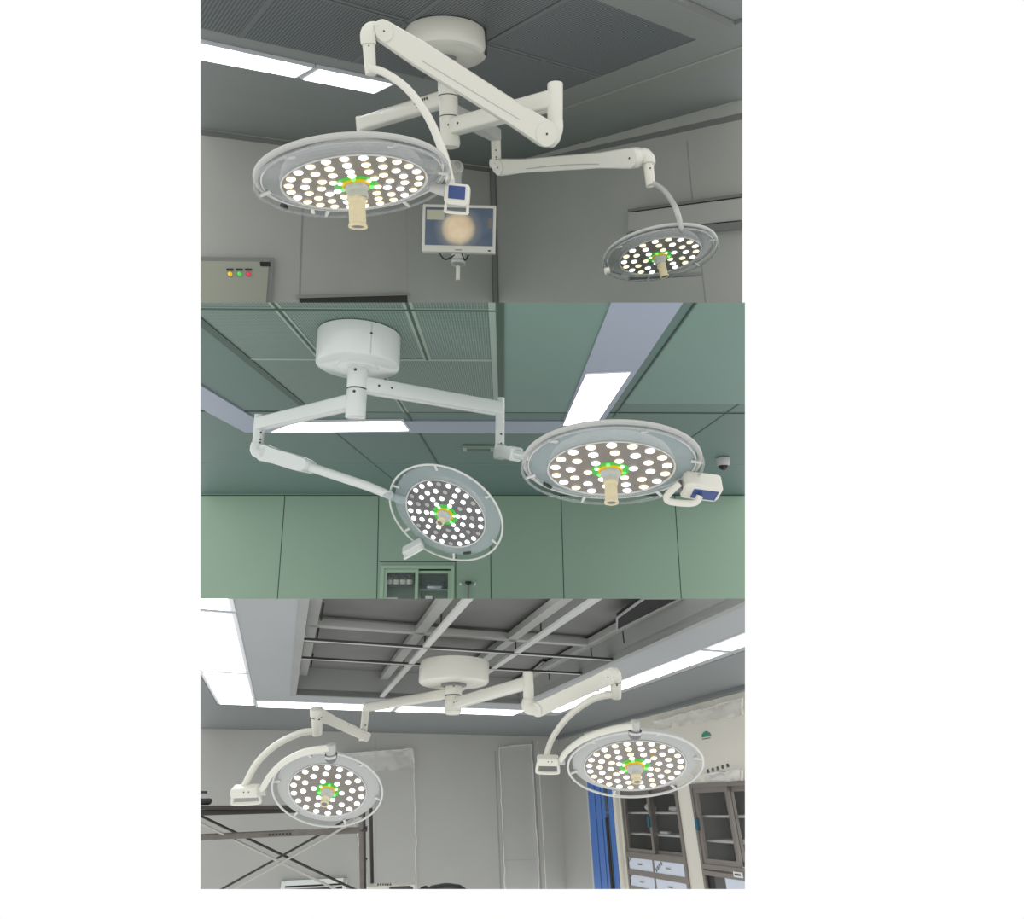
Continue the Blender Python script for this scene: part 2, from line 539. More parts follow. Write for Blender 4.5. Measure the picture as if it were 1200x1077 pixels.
# long recessed strip on the right wall
s0 = MB(); (ua, va) = wr.uv(744, 250); (ub, vb) = wr.uv(900, 238)
u0, v1 = wr.uv(744, 250); _, v0 = wr.uv(744, 272)
t1 = thing('curtain_box', 'long grey box mounted along the dark grey wall behind the small lamp head', 'wall box', wr.p(u0, v0, 0))
b = MB(); b.box(wr.p(u0 + 2.5, (v0 + v1) / 2, .05), wr.u, wr.v, wr.n, 5.0, v1 - v0, .10, M['wall_grey'], .01)
b.build('box_body', wr.p(u0, v0), t1, clip=r1)
b = MB(); b.box(wr.p(u0 + 2.5, v1 + .02, .055), wr.u, wr.v, wr.n, 5.0, .025, .115, M['joint_grey'])
b.build('top_lip', wr.p(u0, v1), t1, clip=r1)
b = MB(); b.box(wr.p(u0 + 2.5, v0 - .04, .06), wr.u, wr.v, wr.n, 5.0, .06, .115, M['joint_grey'])
b.build('bottom_rail', wr.p(u0, v0), t1, clip=r1)

# electric control cabinet, lower left
mat('panel_cream', (178, 180, 164), .5)
mat('panel_trim', (150, 152, 148), .45, .3)
ur, vt = wl.uv(319.5, 302.5)
ul, _ = wl.uv(232, 303); _, vb = wl.uv(316, 362)
ul -= .6; vb -= .5
t1 = thing('control_cabinet', 'cream electric control cabinet with three round indicator lights on grey wall', 'electric cabinet', wl.p(ul, vb, 0))
lean = (wl.hit(319.5, 302.5) - wl.hit(315.5, 356)); lean = lean / lean.dot(wl.v)
ku, kv = wl.uv(319.5, 302.5)
def cbp(u, v, w_): return wl.p(u, vt, w_) + lean * (v - vt)
b = MB(); b.box(cbp((ul + ur) / 2, (vt + vb) / 2, .03), wl.u, lean, wl.n, ur - ul, vt - vb, .06, M['panel_trim'], .01)
b.build('cabinet_frame', wl.p(ul, vb), t1, clip=r1)
b = MB(); ti = .055
b.box(cbp((ul + ur) / 2, (vt + vb) / 2, .055), wl.u, lean, wl.n, ur - ul - 2 * ti, vt - vb - 2 * ti * .7, .05, M['panel_cream'], .008)
b.build('cabinet_door', wl.p(ul, vb, .05), t1, clip=r1)
b = MB(); cc = wl.uv(308, 309.8)
b.box(wl.p(cc[0], cc[1], .085), wl.u, wl.v, wl.n, .10, .045, .012, M['black_plastic'])
b.build('name_plate', wl.p(cc[0], cc[1], .085), t1)
for nm, px, col in (('yellow', 267, (230, 190, 50)), ('green', 278, (80, 205, 80)), ('red', 288.5, (215, 60, 70))):
    mm = mat('indicator_' + nm, col, .3, emit=col, es=.6)
    cc = wl.uv(px, 321.3); ct = wl.uv(px, 316.2)
    b = MB(); pp = wl.p(cc[0], cc[1], .08)
    b.lathe(pp, wl.n, [(0, .023), (.012, .023), (.014, .018), (.02, .016), (.025, .008), (.026, .001)], mm, 20)
    b.lathe(pp, wl.n, [(.0, .026), (.010, .025), (.010, .02)], M['grey_plastic'], 20)
    o = b.build('indicator_light', pp, t1); o['label'] = nm + ' indicator light'
    b = MB(); b.box(wl.p(ct[0], ct[1], .083), wl.u, wl.v, wl.n, .065, .02, .012, M['seam_dark'])
    b.build('indicator_tag', wl.p(ct[0], ct[1], .083), t1)

# top of a doorway at the bottom edge
mat('door_dark', (52, 48, 44), .5)
d0 = wl.uv(351, 348); d1 = wl.uv(476, 348); dv = wl.uv(351, 349)[1]
b = MB(); ww = d1[0] - d0[0]
b.box(wl.p((d0[0] + d1[0]) / 2, dv - .5, .015), wl.u, wl.v, wl.n, ww, 1.0, .03, M['door_dark'])
b.box(wl.p((d0[0] + d1[0]) / 2, dv + .012, .02), wl.u, wl.v, wl.n, ww + .06, .03, .05, M['joint_light'])
struct(b.build('door_1', wl.p(d0[0], dv - 1.), clip=r1))

# ceiling lamps, upper left
def ceiling_light(room, quad, label, group, dh=-.008, fr=.0, clip=True, th=.03):
    pts = [room.ceil(x, y, dh) for x, y in quad]
    cen = sum(pts, V()) / 4
    t = thing('ceiling_light', label, 'ceiling light', cen, group)
    b = MB(); big = [cen + (p - cen) * 1.0 + (p - cen).normalized() * .025 for p in pts]
    b.slab([p + room.U * .004 for p in big], room.U * th, M['lamp_frame']); b.build('frame', cen, t, clip=room if clip else None)
    b = MB(); b.slab(pts, room.U * th * .5, M['lamp_diffuser']); b.build('diffuser', cen, t, clip=room if clip else None)
    return t
ceiling_light(r1, ((215, 47.8), (365, 80.2), (345.5, 91), (215, 66.6)), 'long lit ceiling panel cut by the left edge of the grey ceiling', 'lit panels in the grey ceiling')
ceiling_light(r1, ((374.5, 82.2), (459, 99.3), (438, 109.6), (355.5, 93.6)), 'short lit ceiling panel beside the upper end of the white spring arm', 'lit panels in the grey ceiling')

# --- the twin surgical light of the grey room
ct = r1.ceil(522, 39)
cbm = r1.drop(ct, 68)
lamp = thing('surgical_light', 'white twin head surgical light with monitor arm under the dark grey perforated ceiling', 'surgical light', ct)
b = MB(); hh = (ct - cbm).length
b.lathe(ct, -U, [(0, .238), (hh * .1, .243), (hh * .75, .246), (hh * .9, .24), (hh * .98, .222), (hh, .2), (hh, .075)], M['enamel'], 56)
# dark seam and a latch on the drum
canopy = b.build('ceiling_canopy', ct, lamp)
b = MB(); rdir = (RIGHT * .97 - FWD * .15); rdir = (rdir - U * rdir.dot(U)).normalized()
b.box(ct - U * hh * .5 + rdir * .243, U, rdir.cross(U), rdir, .13, .035, .012, M['seam_dark'], .004); b.build('canopy_latch', ct - U * hh * .5 + rdir * .24, canopy)
colb = r1.drop(ct, 172)
y = lambda v: r1.drop(ct, v)
b = MB()
b.cyl(y(64), y(74), .062, .055, M['grey_plastic'], 28)
b.cyl(y(73), y(95), .066, .066, M['enamel'], 28, .006)
b.cyl(y(92), y(113), .060, .060, M['enamel'], 28, .003)
b.cyl(y(113.5), y(137), .060, .060, M['enamel'], 28, .003)
b.cyl(y(113), y(114), .0605, .0605, M['seam_dark'], 28)
b.cyl(y(137), y(138), .0605, .0605, M['seam_dark'], 28)
b.cyl(y(137.5), y(160), .060, .060, M['enamel'], 28, .003)
b.lathe(y(158), -U, [(0, .060), (.05, .064), (.07, .055), (.08, .02)], M['enamel'], 28)
column = b.build('column', y(66), lamp)
# upper-left arm (carries the monitor)
pA = y(115); eA = r1.level(pA, 424, 146)
b = MB(); b.beam(pA, eA, .085, .085, U, M['enamel'], .2)
o = b.build('extension_arm', pA, lamp)
# maker's mark on the arm: a green dot with two rows of small dark letters
b = MB(); dA_ = (eA - pA).normalized(); sA = U.cross(dA_).normalized()
if sA.dot(CAM - pA) < 0: sA = -sA
mat('logo_green', (60, 120, 80), .5)
base = pA + dA_ * .20 + sA * .0435
b.lathe(base + dA_ * .06 + U * .012, sA, [(0, .011), (.001, .010)], M['logo_green'], 12)
for row, n_, x0 in ((.018, 5, .0), (-.012, 4, .01)):
    for k in range(n_):
        b.box(base - dA_ * (-.03 + .021 * k - x0) + U * row, dA_, U, sA, .013, .014, .002, M['seam_dark'])
b.build('maker_mark', base, o)
# vertical drop and hidden lower link that reaches the monitor
def post(root, room, P, y0, y1, r, m='enamel', name='drop_post'):
    b = MB(); p0 = room.drop(P, y0); p1 = room.drop(P, y1)
    b.cyl(p0, p1, r, r, M[m], 24, r * .18); o = b.build(name, p0, root); return p0, p1, o
p0, p1, _ = post(lamp, r1, eA, 137, 196, .040)
mon_top = at(535, 197, 4.55)
b = MB(); b.stick(r1.drop(eA, 192), mon_top, .05, .05, W(0, 0, 1), .07, M['enamel'], .042); b.build('spring_arm', p1, lamp)
# monitor post
b = MB(); q0 = r1.drop(mon_top, 189); q1 = r1.drop(mon_top, 262)
b.lathe(q0, (q1 - q0), [(-.0, .02), (.012, .035), (.03, .042), (.10, .042)], M['enamel_grey'], 24)
b.lathe(q0, (q1 - q0), [(.10, .036), ((q1 - q0).length, .036)], M['enamel_grey'], 24)
b.build('monitor_post', q0, lamp)

# front arm of the big head
pB = y(150); eB = r1.level(pB, 650.5, 117)
b = MB(); b.beam(pB, eB, .085, .092, U, M['enamel'], .2)
dB_ = (eB - pB).normalized(); sB = U.cross(dB_).normalized()
if sB.dot(CAM - pB) < 0: sB = -sB
o = b.build('extension_arm', pB, lamp)
b = MB(); screw(b, pB + dB_ * .05 + sB * .058, sB); screw(b, pB + dB_ * .12 + sB * .0445, sB); b.build('arm_screw', pB, o)
p0, p1, o = post(lamp, r1, eB, 97, 148, .042)
J0 = at(638, 156.5, depth_of(p1) - .02)
# elbow below the post
b = MB(); q = r1.drop(eB, 147)
b.tube(smooth([q + U * .02, q - U * .02, q - U * .065 - RIGHT * .02, J0 - U * .0 + RIGHT * .01], 5), .044, M['enamel'], 18); b.build('elbow', q, lamp)
J1 = at(449.5, 37.5, 2.75)
side = ((CAM - J0).normalized() + U * .1).normalized()
b = MB(); b.stick(J0, J1, .064, .046, side, .085, M['enamel'], .056)
dS = (J1 - J0).normalized(); sd = (side - dS * side.dot(dS)).normalized(); us = sd.cross(dS)
if us.dot(U) < 0: us = -us
LS = (J1 - J0).length
o = b.build('spring_arm', J0, lamp)
b = MB(); b.lathe(J0 + sd * .0415, sd, [(0, .060), (.006, .058), (.007, .02)], M['enamel'], 32); screw(b, J0 + sd * .049, sd); b.build('joint_cap', J0, o)
b = MB(); b.lathe(J1 + sd * .0415, sd, [(0, .042), (.006, .041), (.007, .02)], M['enamel'], 32); screw(b, J1 + sd * .049, sd, .004); b.build('joint_cap', J1, o)
b = MB()
gl = smooth([J0 + dS * LS * .18 - us * .01, J0 + dS * LS * .5 - us * .016, J0 + dS * LS * .78 - us * .02], 6)
b.tube([p + sd * .0425 for p in gl], .0025, M['enamel_grey'], 6); b.build('cover_seam', J0 + dS * LS * .5, o)
# wrist: elbow, vertical sleeve
K0 = at(431.5, 45, 2.72); K1 = r1.drop(K0, 88)
b = MB(); b.tube(smooth([J1 - RIGHT * .0, J1 - RIGHT * .05 + U * .005, K0 + U * .012, r1.drop(K0, 52)], 5), .036, M['enamel'], 18); b.build('elbow', J1, lamp)
b = MB(); b.cyl(r1.drop(K0, 50), K1, .030, .026, M['enamel'], 24, .004); b.cyl(r1.drop(K0, 49), r1.drop(K0, 50.5), .031, .031, M['seam_dark'], 24); screw(b, r1.drop(K0, 54) + (CAM - K0).normalized() * .03, (CAM - K0).normalized(), .004)
b.build('wrist_sleeve', K0, lamp)
H1 = lamp_head(lamp, 417, 216, 110.8, .336, -4.0, .35, RINGS_LARGE, 'acrylic', 'mixed', .44, plate=.75, spin=.1, label='large round lamp head with a long cream handle', hub_r=.118, hskew=-.12)
b = MB(); tb = [at(434, 80, 2.70), at(452, 86, 2.66), at(478, 105, 2.58), at(502, 138, 2.50), at(519, 178, 2.42), at(528, 214, 2.36)]
b.tube(smooth(tb, 8), .0165, M['enamel'], 16, r1=.019); b.build('yoke', tb[0], lamp)
xa = (RIGHT * .985 - DOWN * -.10 * 1).normalized()
xa = (RIGHT + DOWN * .09).normalized(); ya = (-DOWN + RIGHT * .36 + FWD * -.25); ya = (ya - xa * ya.dot(xa)).normalized()
cb_ = control_box(lamp, 'control_box', at(536, 228, 2.30), xa, ya, .100, .072, .045, 'enamel')
b = MB(); b.cyl(at(505, 219, 2.30), at(522, 224, 2.30), .018, .022, M['enamel_grey'], 18); b.build('yoke_bearing', at(512, 221, 2.3), lamp)
b = MB(); e0 = at(335, 244, 2.35); b.cyl(at(331, 240, 2.33), e0, .012, .012, M['black_plastic'], 12); b.build('rail_end', e0, lamp)
b = MB(); e0 = at(368, 248, 2.5); b.ball(e0, .013, M['enamel'], 14); b.cyl(e0, at(380, 247, 2.52), .014, .03, M['grey_plastic'], 16); b.build('rear_knob', e0, lamp)

# right rear arm and small head
pC = y(129); eC = r1.level(pC, 581, 158)
b = MB(); b.beam(pC, eC, .085, .085, U, M['enamel_grey'], .2); b.build('extension_arm', pC, lamp)
p0, p1, o = post(lamp, r1, eC, 154, 196, .036)
b = MB()
for yy in (176, 184, 187): screw(b, r1.drop(eC, yy) + (CAM - eC).normalized() * .0365, (CAM - eC).normalized(), .006)
b.build('post_screw', p1, o)
dC = depth_of(p1)
J0 = at(589, 196, dC - .03); J1 = at(743.5, 185, dC * .80)
b = MB(); b.tube(smooth([r1.drop(eC, 188), r1.drop(eC, 194), J0 + RIGHT * .01], 5), .050, M['enamel'], 16)
b.cyl(at(575, 198, dC), at(579, 197, dC), .02, .03, M['black_plastic'], 12); b.build('elbow', p1, lamp)
side = (CAM - J0).normalized()
b = MB(); b.stick(J0, J1, .056, .056, side, .08, M['enamel'], .044)
dS = (J1 - J0).normalized(); sd = (side - dS * side.dot(dS)).normalized()
o = b.build('spring_arm', J0, lamp)
for J in (J0, J1):
    b = MB(); b.lathe(J + sd * .04, sd, [(0, .052), (.006, .050), (.007, .02)], M['enamel'], 32); screw(b, J + sd * .0475, sd); b.build('joint_cap', J, o)
LS = (J1 - J0).length; us = sd.cross(dS); us = us if us.dot(U) > 0 else -us
b = MB(); b.tube([p + sd * .041 for p in smooth([J0 + dS * LS * .25 - us * .02, J0 + dS * LS * .55 - us * .012, J0 + dS * LS * .8 - us * .02], 6)], .003, M['enamel_grey'], 6); b.build('cover_seam', J0 + dS * LS * .5, o)
dK = depth_of(J1)
K0 = at(759, 188, dK); K1 = at(762.5, 218, dK)
b = MB(); b.tube(smooth([J1 + RIGHT * .02, at(754, 182, dK), at(759.5, 187, dK), at(760, 193, dK)], 5), .040, M['enamel'], 18); b.build('elbow', J1, lamp)
b = MB(); b.cyl(at(759.5, 192, dK), K1, .030, .027, M['enamel'], 24, .004); screw(b, at(762, 197, dK - .031), -FWD, .005); b.build('wrist_sleeve', K0, lamp)
H1R = lamp_head(lamp, 773, 300.7, 64.9, .407, -10.6, .33, RINGS_SMALL, 'acrylic', 'mixed_even', .40, hskew=.12, plate=.715, spin=.25, label='smaller tilted lamp head at the end of the long level arm', hub_r=.10)
dh = H1R['dep']
b = MB(); tb = [at(767, 215, dK - .02), at(778, 223, dK - .2), at(788, 237, dK - .45), at(794, 250, dK - .65), at(799, 270, dh - .24)]
b.tube(smooth(tb, 8), .013, M['enamel_grey'], 14); b.build('yoke', tb[0], lamp)
b = MB(); e0 = at(709, 318, dh - .1); b.cyl(e0, at(714, 316.5, dh - .1), .018, .018, M['enamel'], 14); b.cyl(at(714, 316.5, dh - .1), at(727, 319.5, dh), .008, .014, M['grey_plastic'], 12); b.build('rail_end', e0, lamp)
b = MB(); e0 = at(776, 325.5, dh + .34); b.beam(at(737, 325.5, dh + .34), at(822, 321, dh + .36), .05, .03, U, M['grey_plastic'], .3); b.build('rear_bracket', e0, lamp)

# monitor (held by the arm, a thing of its own)
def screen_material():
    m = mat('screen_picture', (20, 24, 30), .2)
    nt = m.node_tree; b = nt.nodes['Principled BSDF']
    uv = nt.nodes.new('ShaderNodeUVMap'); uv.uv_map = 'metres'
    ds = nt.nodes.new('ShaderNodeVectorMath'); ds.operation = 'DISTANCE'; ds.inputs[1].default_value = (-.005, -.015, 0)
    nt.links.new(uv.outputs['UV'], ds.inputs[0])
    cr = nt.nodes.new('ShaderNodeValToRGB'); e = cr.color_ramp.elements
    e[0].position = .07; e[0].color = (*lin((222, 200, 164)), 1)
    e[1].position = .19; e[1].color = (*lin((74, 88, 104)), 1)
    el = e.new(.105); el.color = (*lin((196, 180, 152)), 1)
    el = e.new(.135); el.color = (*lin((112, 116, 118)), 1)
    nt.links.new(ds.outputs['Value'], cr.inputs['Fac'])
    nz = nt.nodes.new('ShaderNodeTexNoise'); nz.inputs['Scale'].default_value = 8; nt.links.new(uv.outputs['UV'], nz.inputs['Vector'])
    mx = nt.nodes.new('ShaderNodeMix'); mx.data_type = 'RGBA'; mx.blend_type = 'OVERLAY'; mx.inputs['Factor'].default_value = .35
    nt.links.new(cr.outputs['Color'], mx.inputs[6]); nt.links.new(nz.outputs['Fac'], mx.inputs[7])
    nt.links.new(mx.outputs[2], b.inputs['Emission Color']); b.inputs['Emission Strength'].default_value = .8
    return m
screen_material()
mc = at(538.2, 269, 4.42)
xa = (RIGHT * 1.0 + DOWN * .022).normalized(); ya = (-DOWN); ya = (ya - xa * ya.dot(xa)).normalized(); za = xa.cross(ya)
za = za if za.dot(CAM - mc) > 0 else -za
mon = thing('monitor', 'flat white framed monitor showing a pale glowing round spot', 'monitor', mc)
mw, mh = 85.5 / F * 4.42, 55.5 / F * 4.42
b = MB(); b.box(mc, xa, ya, za, mw, mh, .04, M['enamel'], .008)
body = b.build('casing', mc, mon)
b = MB(); sw, sh = mw - .042, mh - .075
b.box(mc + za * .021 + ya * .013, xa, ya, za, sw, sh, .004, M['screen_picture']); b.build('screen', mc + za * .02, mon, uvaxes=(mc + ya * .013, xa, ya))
mat('screen_detail', (150, 150, 130), .4, emit=(140, 140, 122), es=.5)
b = MB(); b.box(mc + za * .0235 + ya * (.013 + sh * .30) - xa * sw * .35, xa, ya, za, sw * .26, sh * .26, .001, M['screen_detail']); b.build('picture_inset', mc + za * .024, mon)
b = MB(); b.box(mc + za * .0235 + ya * (.013 + sh * .1) + xa * sw * .455, xa, ya, za, sw * .06, sh * .26, .001, M['led_plate']); b.build('picture_inset', mc + za * .024 + xa * .1, mon)
b = MB(); b.box(mc + za * .0205 - ya * (mh / 2 - .016) + xa * mw * .42, xa, ya, za, .022, .010, .003, M['black_plastic'], .002); b.build('power_button', mc - ya * mh * .45 + xa * mw * .42, mon)
b = MB(); b.box(mc + za * .0205 - ya * (mh / 2 - .018), xa, ya, za, .05, .006, .002, M['grey_plastic']); b.build('maker_mark', mc - ya * mh * .45, mon)
# socket, disc and stick below the monitor
b = MB(); q = at(537, 300, 4.44); b.box(q, xa, ya, za, .10, .055, .05, M['enamel_grey'], .01)
b.lathe(at(537, 305, 4.44), -ya, [(0, .03), (.01, .055), (.03, .055), (.045, .03)], M['enamel_grey'], 24)
b.cyl(at(537, 309, 4.44), at(536.5, 329, 4.42), .016, .016, M['enamel'], 16, .004); b.build('grip_stick', q, mon)
for (xa0, xb0, yb, xc) in ((515, 522, 304, 533), (541, 545, 305, 549)):
    b = MB(); b.tube(smooth([at(xa0, 297, 4.42), at(xb0, yb, 4.41), at(xc, 299, 4.42)], 6), .006, M['black_plastic'], 8); b.build('cable', at(xb0, yb, 4.41), mon)

# ================================================================ ROOM B: green room, middle
r2 = Room(W(0, CU, SU), 1.38, (235, 354.7, 873, 702.3))
U = r2.U
D2 = ray(590, 668); D2 = (D2 - U * D2.dot(U)).normalized()
E2 = D2.cross(U).normalized()
if E2.dot(RIGHT) < 0: E2 = -E2
mat('ceil_green', (112, 143, 132), .5, noise_amt=.02, nscale=1.5)
mat('ceil_teal', (90, 117, 110), .5, noise_amt=.02, nscale=1.5)
perforated('perforated_green', (118, 142, 132), (76, 96, 89), .022, .05)
mat('band_lilac', (158, 168, 184), .45)
mat('wall_green', (148, 176, 154), .35, noise_amt=.015, nscale=1.5)
mat('seam_green', (52, 78, 66), .5)
mat('seam_pale', (146, 166, 154), .45)
o2 = r2.ceil(590, 580)
def cab(px, py):
    d = r2.ceil(px, py) - o2
    return d.dot(E2), d.dot(D2)
def c2(e, d, dh=0.): return o2 + E2 * e + D2 * d + U * dh
def crect(mb, e0, e1, d0, d1, dh, m, th=.02):
    mb.slab([c2(e0, d0, dh), c2(e1, d0, dh), c2(e1, d1, dh), c2(e0, d1, dh)], U * th, m)
c = MB()
crect(c, -9, 9, -12, .05, .010, M['ceil_teal'], .06)
eL = cab(236, 378)[0]; eM = cab(327.6, 365)[0]; eC_ = cab(402, 365)[0]; eQ = cab(477.5, 358)[0]; eR = cab(588, 420)[0]
dF = cab(590, 484)[1]; dMid = cab(430, 422)[1]; dTop = cab(350, 363)[1]
# perforated field, split by seams
crect(c, eL, eR, -12, dF, .005, M['perforated_green'], .012)
for e in (eM, eQ): 
    crect(c, e - .026, e + .026, -12, dMid, .002, M['seam_pale'], .01); crect(c, e - .008, e + .008, -12, dMid, -.001, M['seam_green'], .01)
crect(c, eC_ - .026, eC_ + .026, dMid, dF, .002, M['seam_pale'], .01); crect(c, eC_ - .008, eC_ + .008, dMid, 0, -.001, M['seam_green'], .012)
for d in (dTop, dMid): crect(c, eL, eR, d - .014, d + .014, .001, M['seam_pale'], .01)
crect(c, eL, eR, dTop - .008, dTop + .008, -.002, M['seam_green'], .01)
crect(c, eL - .03, eL + .03, -12, dF, -.002, M['seam_green'], .012)
crect(c, eR - .03, eR + .015, -12, dF, -.004, M['seam_green'], .015)
crect(c, eR - .07, eR - .03, -12, dF, -.001, M['seam_pale'], .012)
# greener panels right of the field
eS0 = cab(716, 355)[0]; eS1 = cab(800, 355)[0]
crect(c, eR + .015, eS0, -12, dF, .006, M['ceil_green'], .012)
crect(c, eS1 + .08, 9, -12, cab(800, 474)[1], .006, M['ceil_green'], .012)
crect(c, -9, 9, dF, dF + .016, .003, M['seam_green'], .015)
# lilac light troughs: across the room and along both sides
dT0 = cab(430, 493.5)[1]; dT1 = cab(430, 507)[1]
eW0 = cab(236, 479)[0]; eW1 = cab(236, 452)[0]
crect(c, eW1, eS0, dT0, dT1, -.004, M['band_lilac'], .02)
crect(c, eS0, eS1, -12, dT1, -.004, M['band_lilac'], .02)
crect(c, eW0, eW1, -12, dT1, -.004, M['band_lilac'], .02)
crect(c, eS1 + .068, eS1 + .080, -12, cab(720, 490)[1], .002, M['seam_green'], .02)
eZ = cab(414, 525)[0]
crect(c, eZ - .008, eZ + .008, dT1, 0, .006, M['seam_green'], .02)
eY = cab(873, 470)[0]; crect(c, eY - .008, eY + .008, cab(800, 474)[1], 0, .006, M['seam_green'], .02)
dW = cab(590, 545)[1]
crect(c, -9, 9, dW - .012, dW + .012, .007, M['ceil_green'], .02)
struct(c.build('ceiling_green', o2, clip=r2, uvaxes=(o2, E2, D2)))
# back wall with an opening for the glazed cabinet
wb = Plane(o2, E2, U)
w = MB()
ca0, cv1 = wb.uv(446.5, 662.5); ca1, _ = wb.uv(532.5, 662.5); cv0 = wb.uv(440, 716)[1]
wall_slab(w, wb, -9, ca0, -5, .06, M['wall_green']); wall_slab(w, wb, ca1, 9, -5, .06, M['wall_green'])
wall_slab(w, wb, ca0, ca1, cv1, .06, M['wall_green']); wall_slab(w, wb, ca0, ca1, -5, cv0, M['wall_green'])
for a, bb in (((334, 580), (325, 703)), ((444, 580), (441.5, 703)), ((534, 648), (534, 703)), ((575, 640), (575.5, 703)), ((657.5, 580), (661, 703)), ((790.5, 580), (798.5, 703)), ((445, 658.5), (534, 658.5))):
    rib(w, wb, a, bb, .016, M['seam_green'])
rib(w, wb, (235, 580.5), (873, 580.5), .022, M['seam_green'])
struct(w.build('wall_back', o2, clip=r2))

# glazed wall cabinet
cab_t = thing('wall_cabinet', 'green framed built-in glazed cabinet in the green back wall', 'cabinet', wb.p((ca0 + ca1) / 2, cv0, 0))
mat('cab_dark', (58, 62, 58), .5); mat('cab_inner', (96, 116, 102), .5)
mat('cab_green', (164, 194, 168), .4)
clear('glass', (150, 165, 160), .12, .03)
b = MB(); dpt = .40; cw = ca1 - ca0; chh = cv1 - cv0; um = (ca0 + ca1) / 2; vm = (cv0 + cv1) / 2
for (u, v, su, sv, wz, sz, m) in ((um, vm, cw, chh, -dpt, .02, 'cab_inner'), (ca0 + .012, vm, .02, chh, -dpt / 2, dpt, 'cab_dark'), (ca1 - .012, vm, .02, chh, -dpt / 2, dpt, 'cab_inner'), (um, cv1 - .012, cw, .02, -dpt / 2, dpt, 'cab_dark'), (um, vm, .05, chh, -dpt / 2 - .03, dpt - .08, 'cab_inner')):
    b.box(wb.p(u, v, wz), wb.u, wb.v, wb.n, su, sv, sz, M[m])
b.build('carcass', wb.p(um, cv0, -dpt), cab_t, clip=r2)
b = MB(); fw = .065
for (u, v, su, sv) in ((ca0 + fw / 2, vm, fw, chh), (ca1 - fw / 2, vm, fw, chh), (um, cv1 - fw / 2, cw - 2 * fw, fw)):
    b.box(wb.p(u, v, .0), wb.u, wb.v, wb.n, su, sv, .05, M['cab_green'])
b.build('frame', wb.p(um, cv0, 0), cab_t, clip=r2)
def glass_door(root, pl, u0, u1, v0, v1, w0, fr, m, clip, glass='glass', name='door'):
    b = MB(); uu = (u0 + u1) / 2; vv = (v0 + v1) / 2
    for (u, v, su, sv) in ((u0 + fr / 2, vv, fr, v1 - v0), (u1 - fr / 2, vv, fr, v1 - v0), (uu, v1 - fr / 2, u1 - u0 - 2 * fr, fr), (uu, v0 + fr / 2, u1 - u0 - 2 * fr, fr)):
        b.box(pl.p(u, v, w0), pl.u, pl.v, pl.n, su, sv, .03, M[m])
    d = b.build(name, pl.p(uu, v0, w0), root, clip=clip)
    b = MB(); b.box(pl.p(uu, vv, w0), pl.u, pl.v, pl.n, u1 - u0 - 2 * fr, v1 - v0 - 2 * fr, .006, M[glass]); b.build('glass_pane', pl.p(uu, vv, w0), d, clip=clip)
    return d
um2 = wb.uv(490, 680)[0]
glass_door(cab_t, wb, ca0 + fw, um2, cv0, cv1 - fw * 1.1, -.01, .055, 'cab_green', r2)
glass_door(cab_t, wb, um2 - .05, ca1 - fw, cv0, cv1 - fw * 1.5, -.05, .05, 'cab_green', r2)
for px0, px1, py_ in ((451, 486, 687.5), (491, 525, 691.5)):
    ua = wb.uv(px0, py_)[0]; ub = wb.uv(px1, py_)[0]; vv = wb.uv(px0, py_)[1]
    b = MB(); b.box(wb.p((ua + ub) / 2, vv, -.22), wb.u, wb.v, wb.n, ub - ua + .05, .03, .28, M['seam_pale' if px0 > 480 else 'cab_dark']); b.build('shelf', wb.p((ua + ub) / 2, vv, -.22), cab_t)
# jars on the left shelf
clear('jar_glass', (150, 160, 155), .35, .06); mat('jar_lid', (70, 74, 70), .4); mat('paper_label', (240, 240, 228), .6)
vs = wb.uv(460, 687.5)[1] + .016
jl = ('glass jar at the left end of the upper left cabinet shelf', 'second glass jar from the left on the upper left cabinet shelf', 'third glass jar from the left on the upper left cabinet shelf', 'glass jar next to the middle post in the glazed cabinet')
for k, px in enumerate((454, 462, 470.5, 478.5)):
    u = wb.uv(px, 685)[0]; base = wb.p(u, vs, -.16)
    t1 = thing('glass_jar', jl[k], 'jar', base, 'labelled jars in the glazed cabinet')
    b = MB(); b.lathe(base, U, [(0, .05), (.01, .058), (.13, .058), (.155, .045)], M['jar_glass'], 20); b.build('jar_body', base, t1)
    b = MB(); b.lathe(base + U * .155, U, [(0, .05), (.03, .05), (.035, .04)], M['jar_lid'], 20); b.build('lid', base + U * .155, t1)
    b = MB(); b.lathe(base, U, [(.025, .059), (.105, .059)], M['paper_label'], 20, cap0=False, cap1=False); b.build('paper_label', base + U * .06, t1)
# wrapped tray and dark pack on the right shelf
mat('tray_navy', (40, 46, 62), .3); mat('wrap_silver', (190, 194, 204), .2, .6, bump=.3, bscale=20)
vs = wb.uv(500, 691.5)[1] + .016
base = wb.p(wb.uv(511, 688)[0], vs, -.18)
t1 = thing('instrument_tray', 'dark instrument tray with a shiny wrap on the right cabinet shelf', 'tray', base)
b = MB(); b.box(base + U * .06, wb.u, wb.n, U, .34, .2, .11, M['tray_navy'], .03); b.build('tray_body', base, t1)
b = MB(); b.box(base + U * .035 - wb.u * .04 + wb.n * .075, wb.u, wb.n, U, .28, .08, .05, M['wrap_silver'], .02); b.build('foil_wrap', base, t1)
vs2 = wb.uv(500, 699)[1]
base = wb.p(wb.uv(501, 700)[0], vs2 - .12, -.2)
b = MB(); b.box(base + U * .06, wb.u, wb.n, U, .12, .12, .14, M['paper_label'], .01)
tag(b.build('paper_box', base, clip=r2), 'small pale box on the lower right cabinet shelf under the tray', 'box')
base = wb.p(wb.uv(457, 701)[0], vs2 - .14, -.15)
b = MB(); b.box(base + U * .06, wb.u, wb.n, U, .22, .14, .12, M['enamel_cool'], .01)
tag(b.build('carton', base, clip=r2), 'white carton below the jars in the glazed cabinet', 'box')
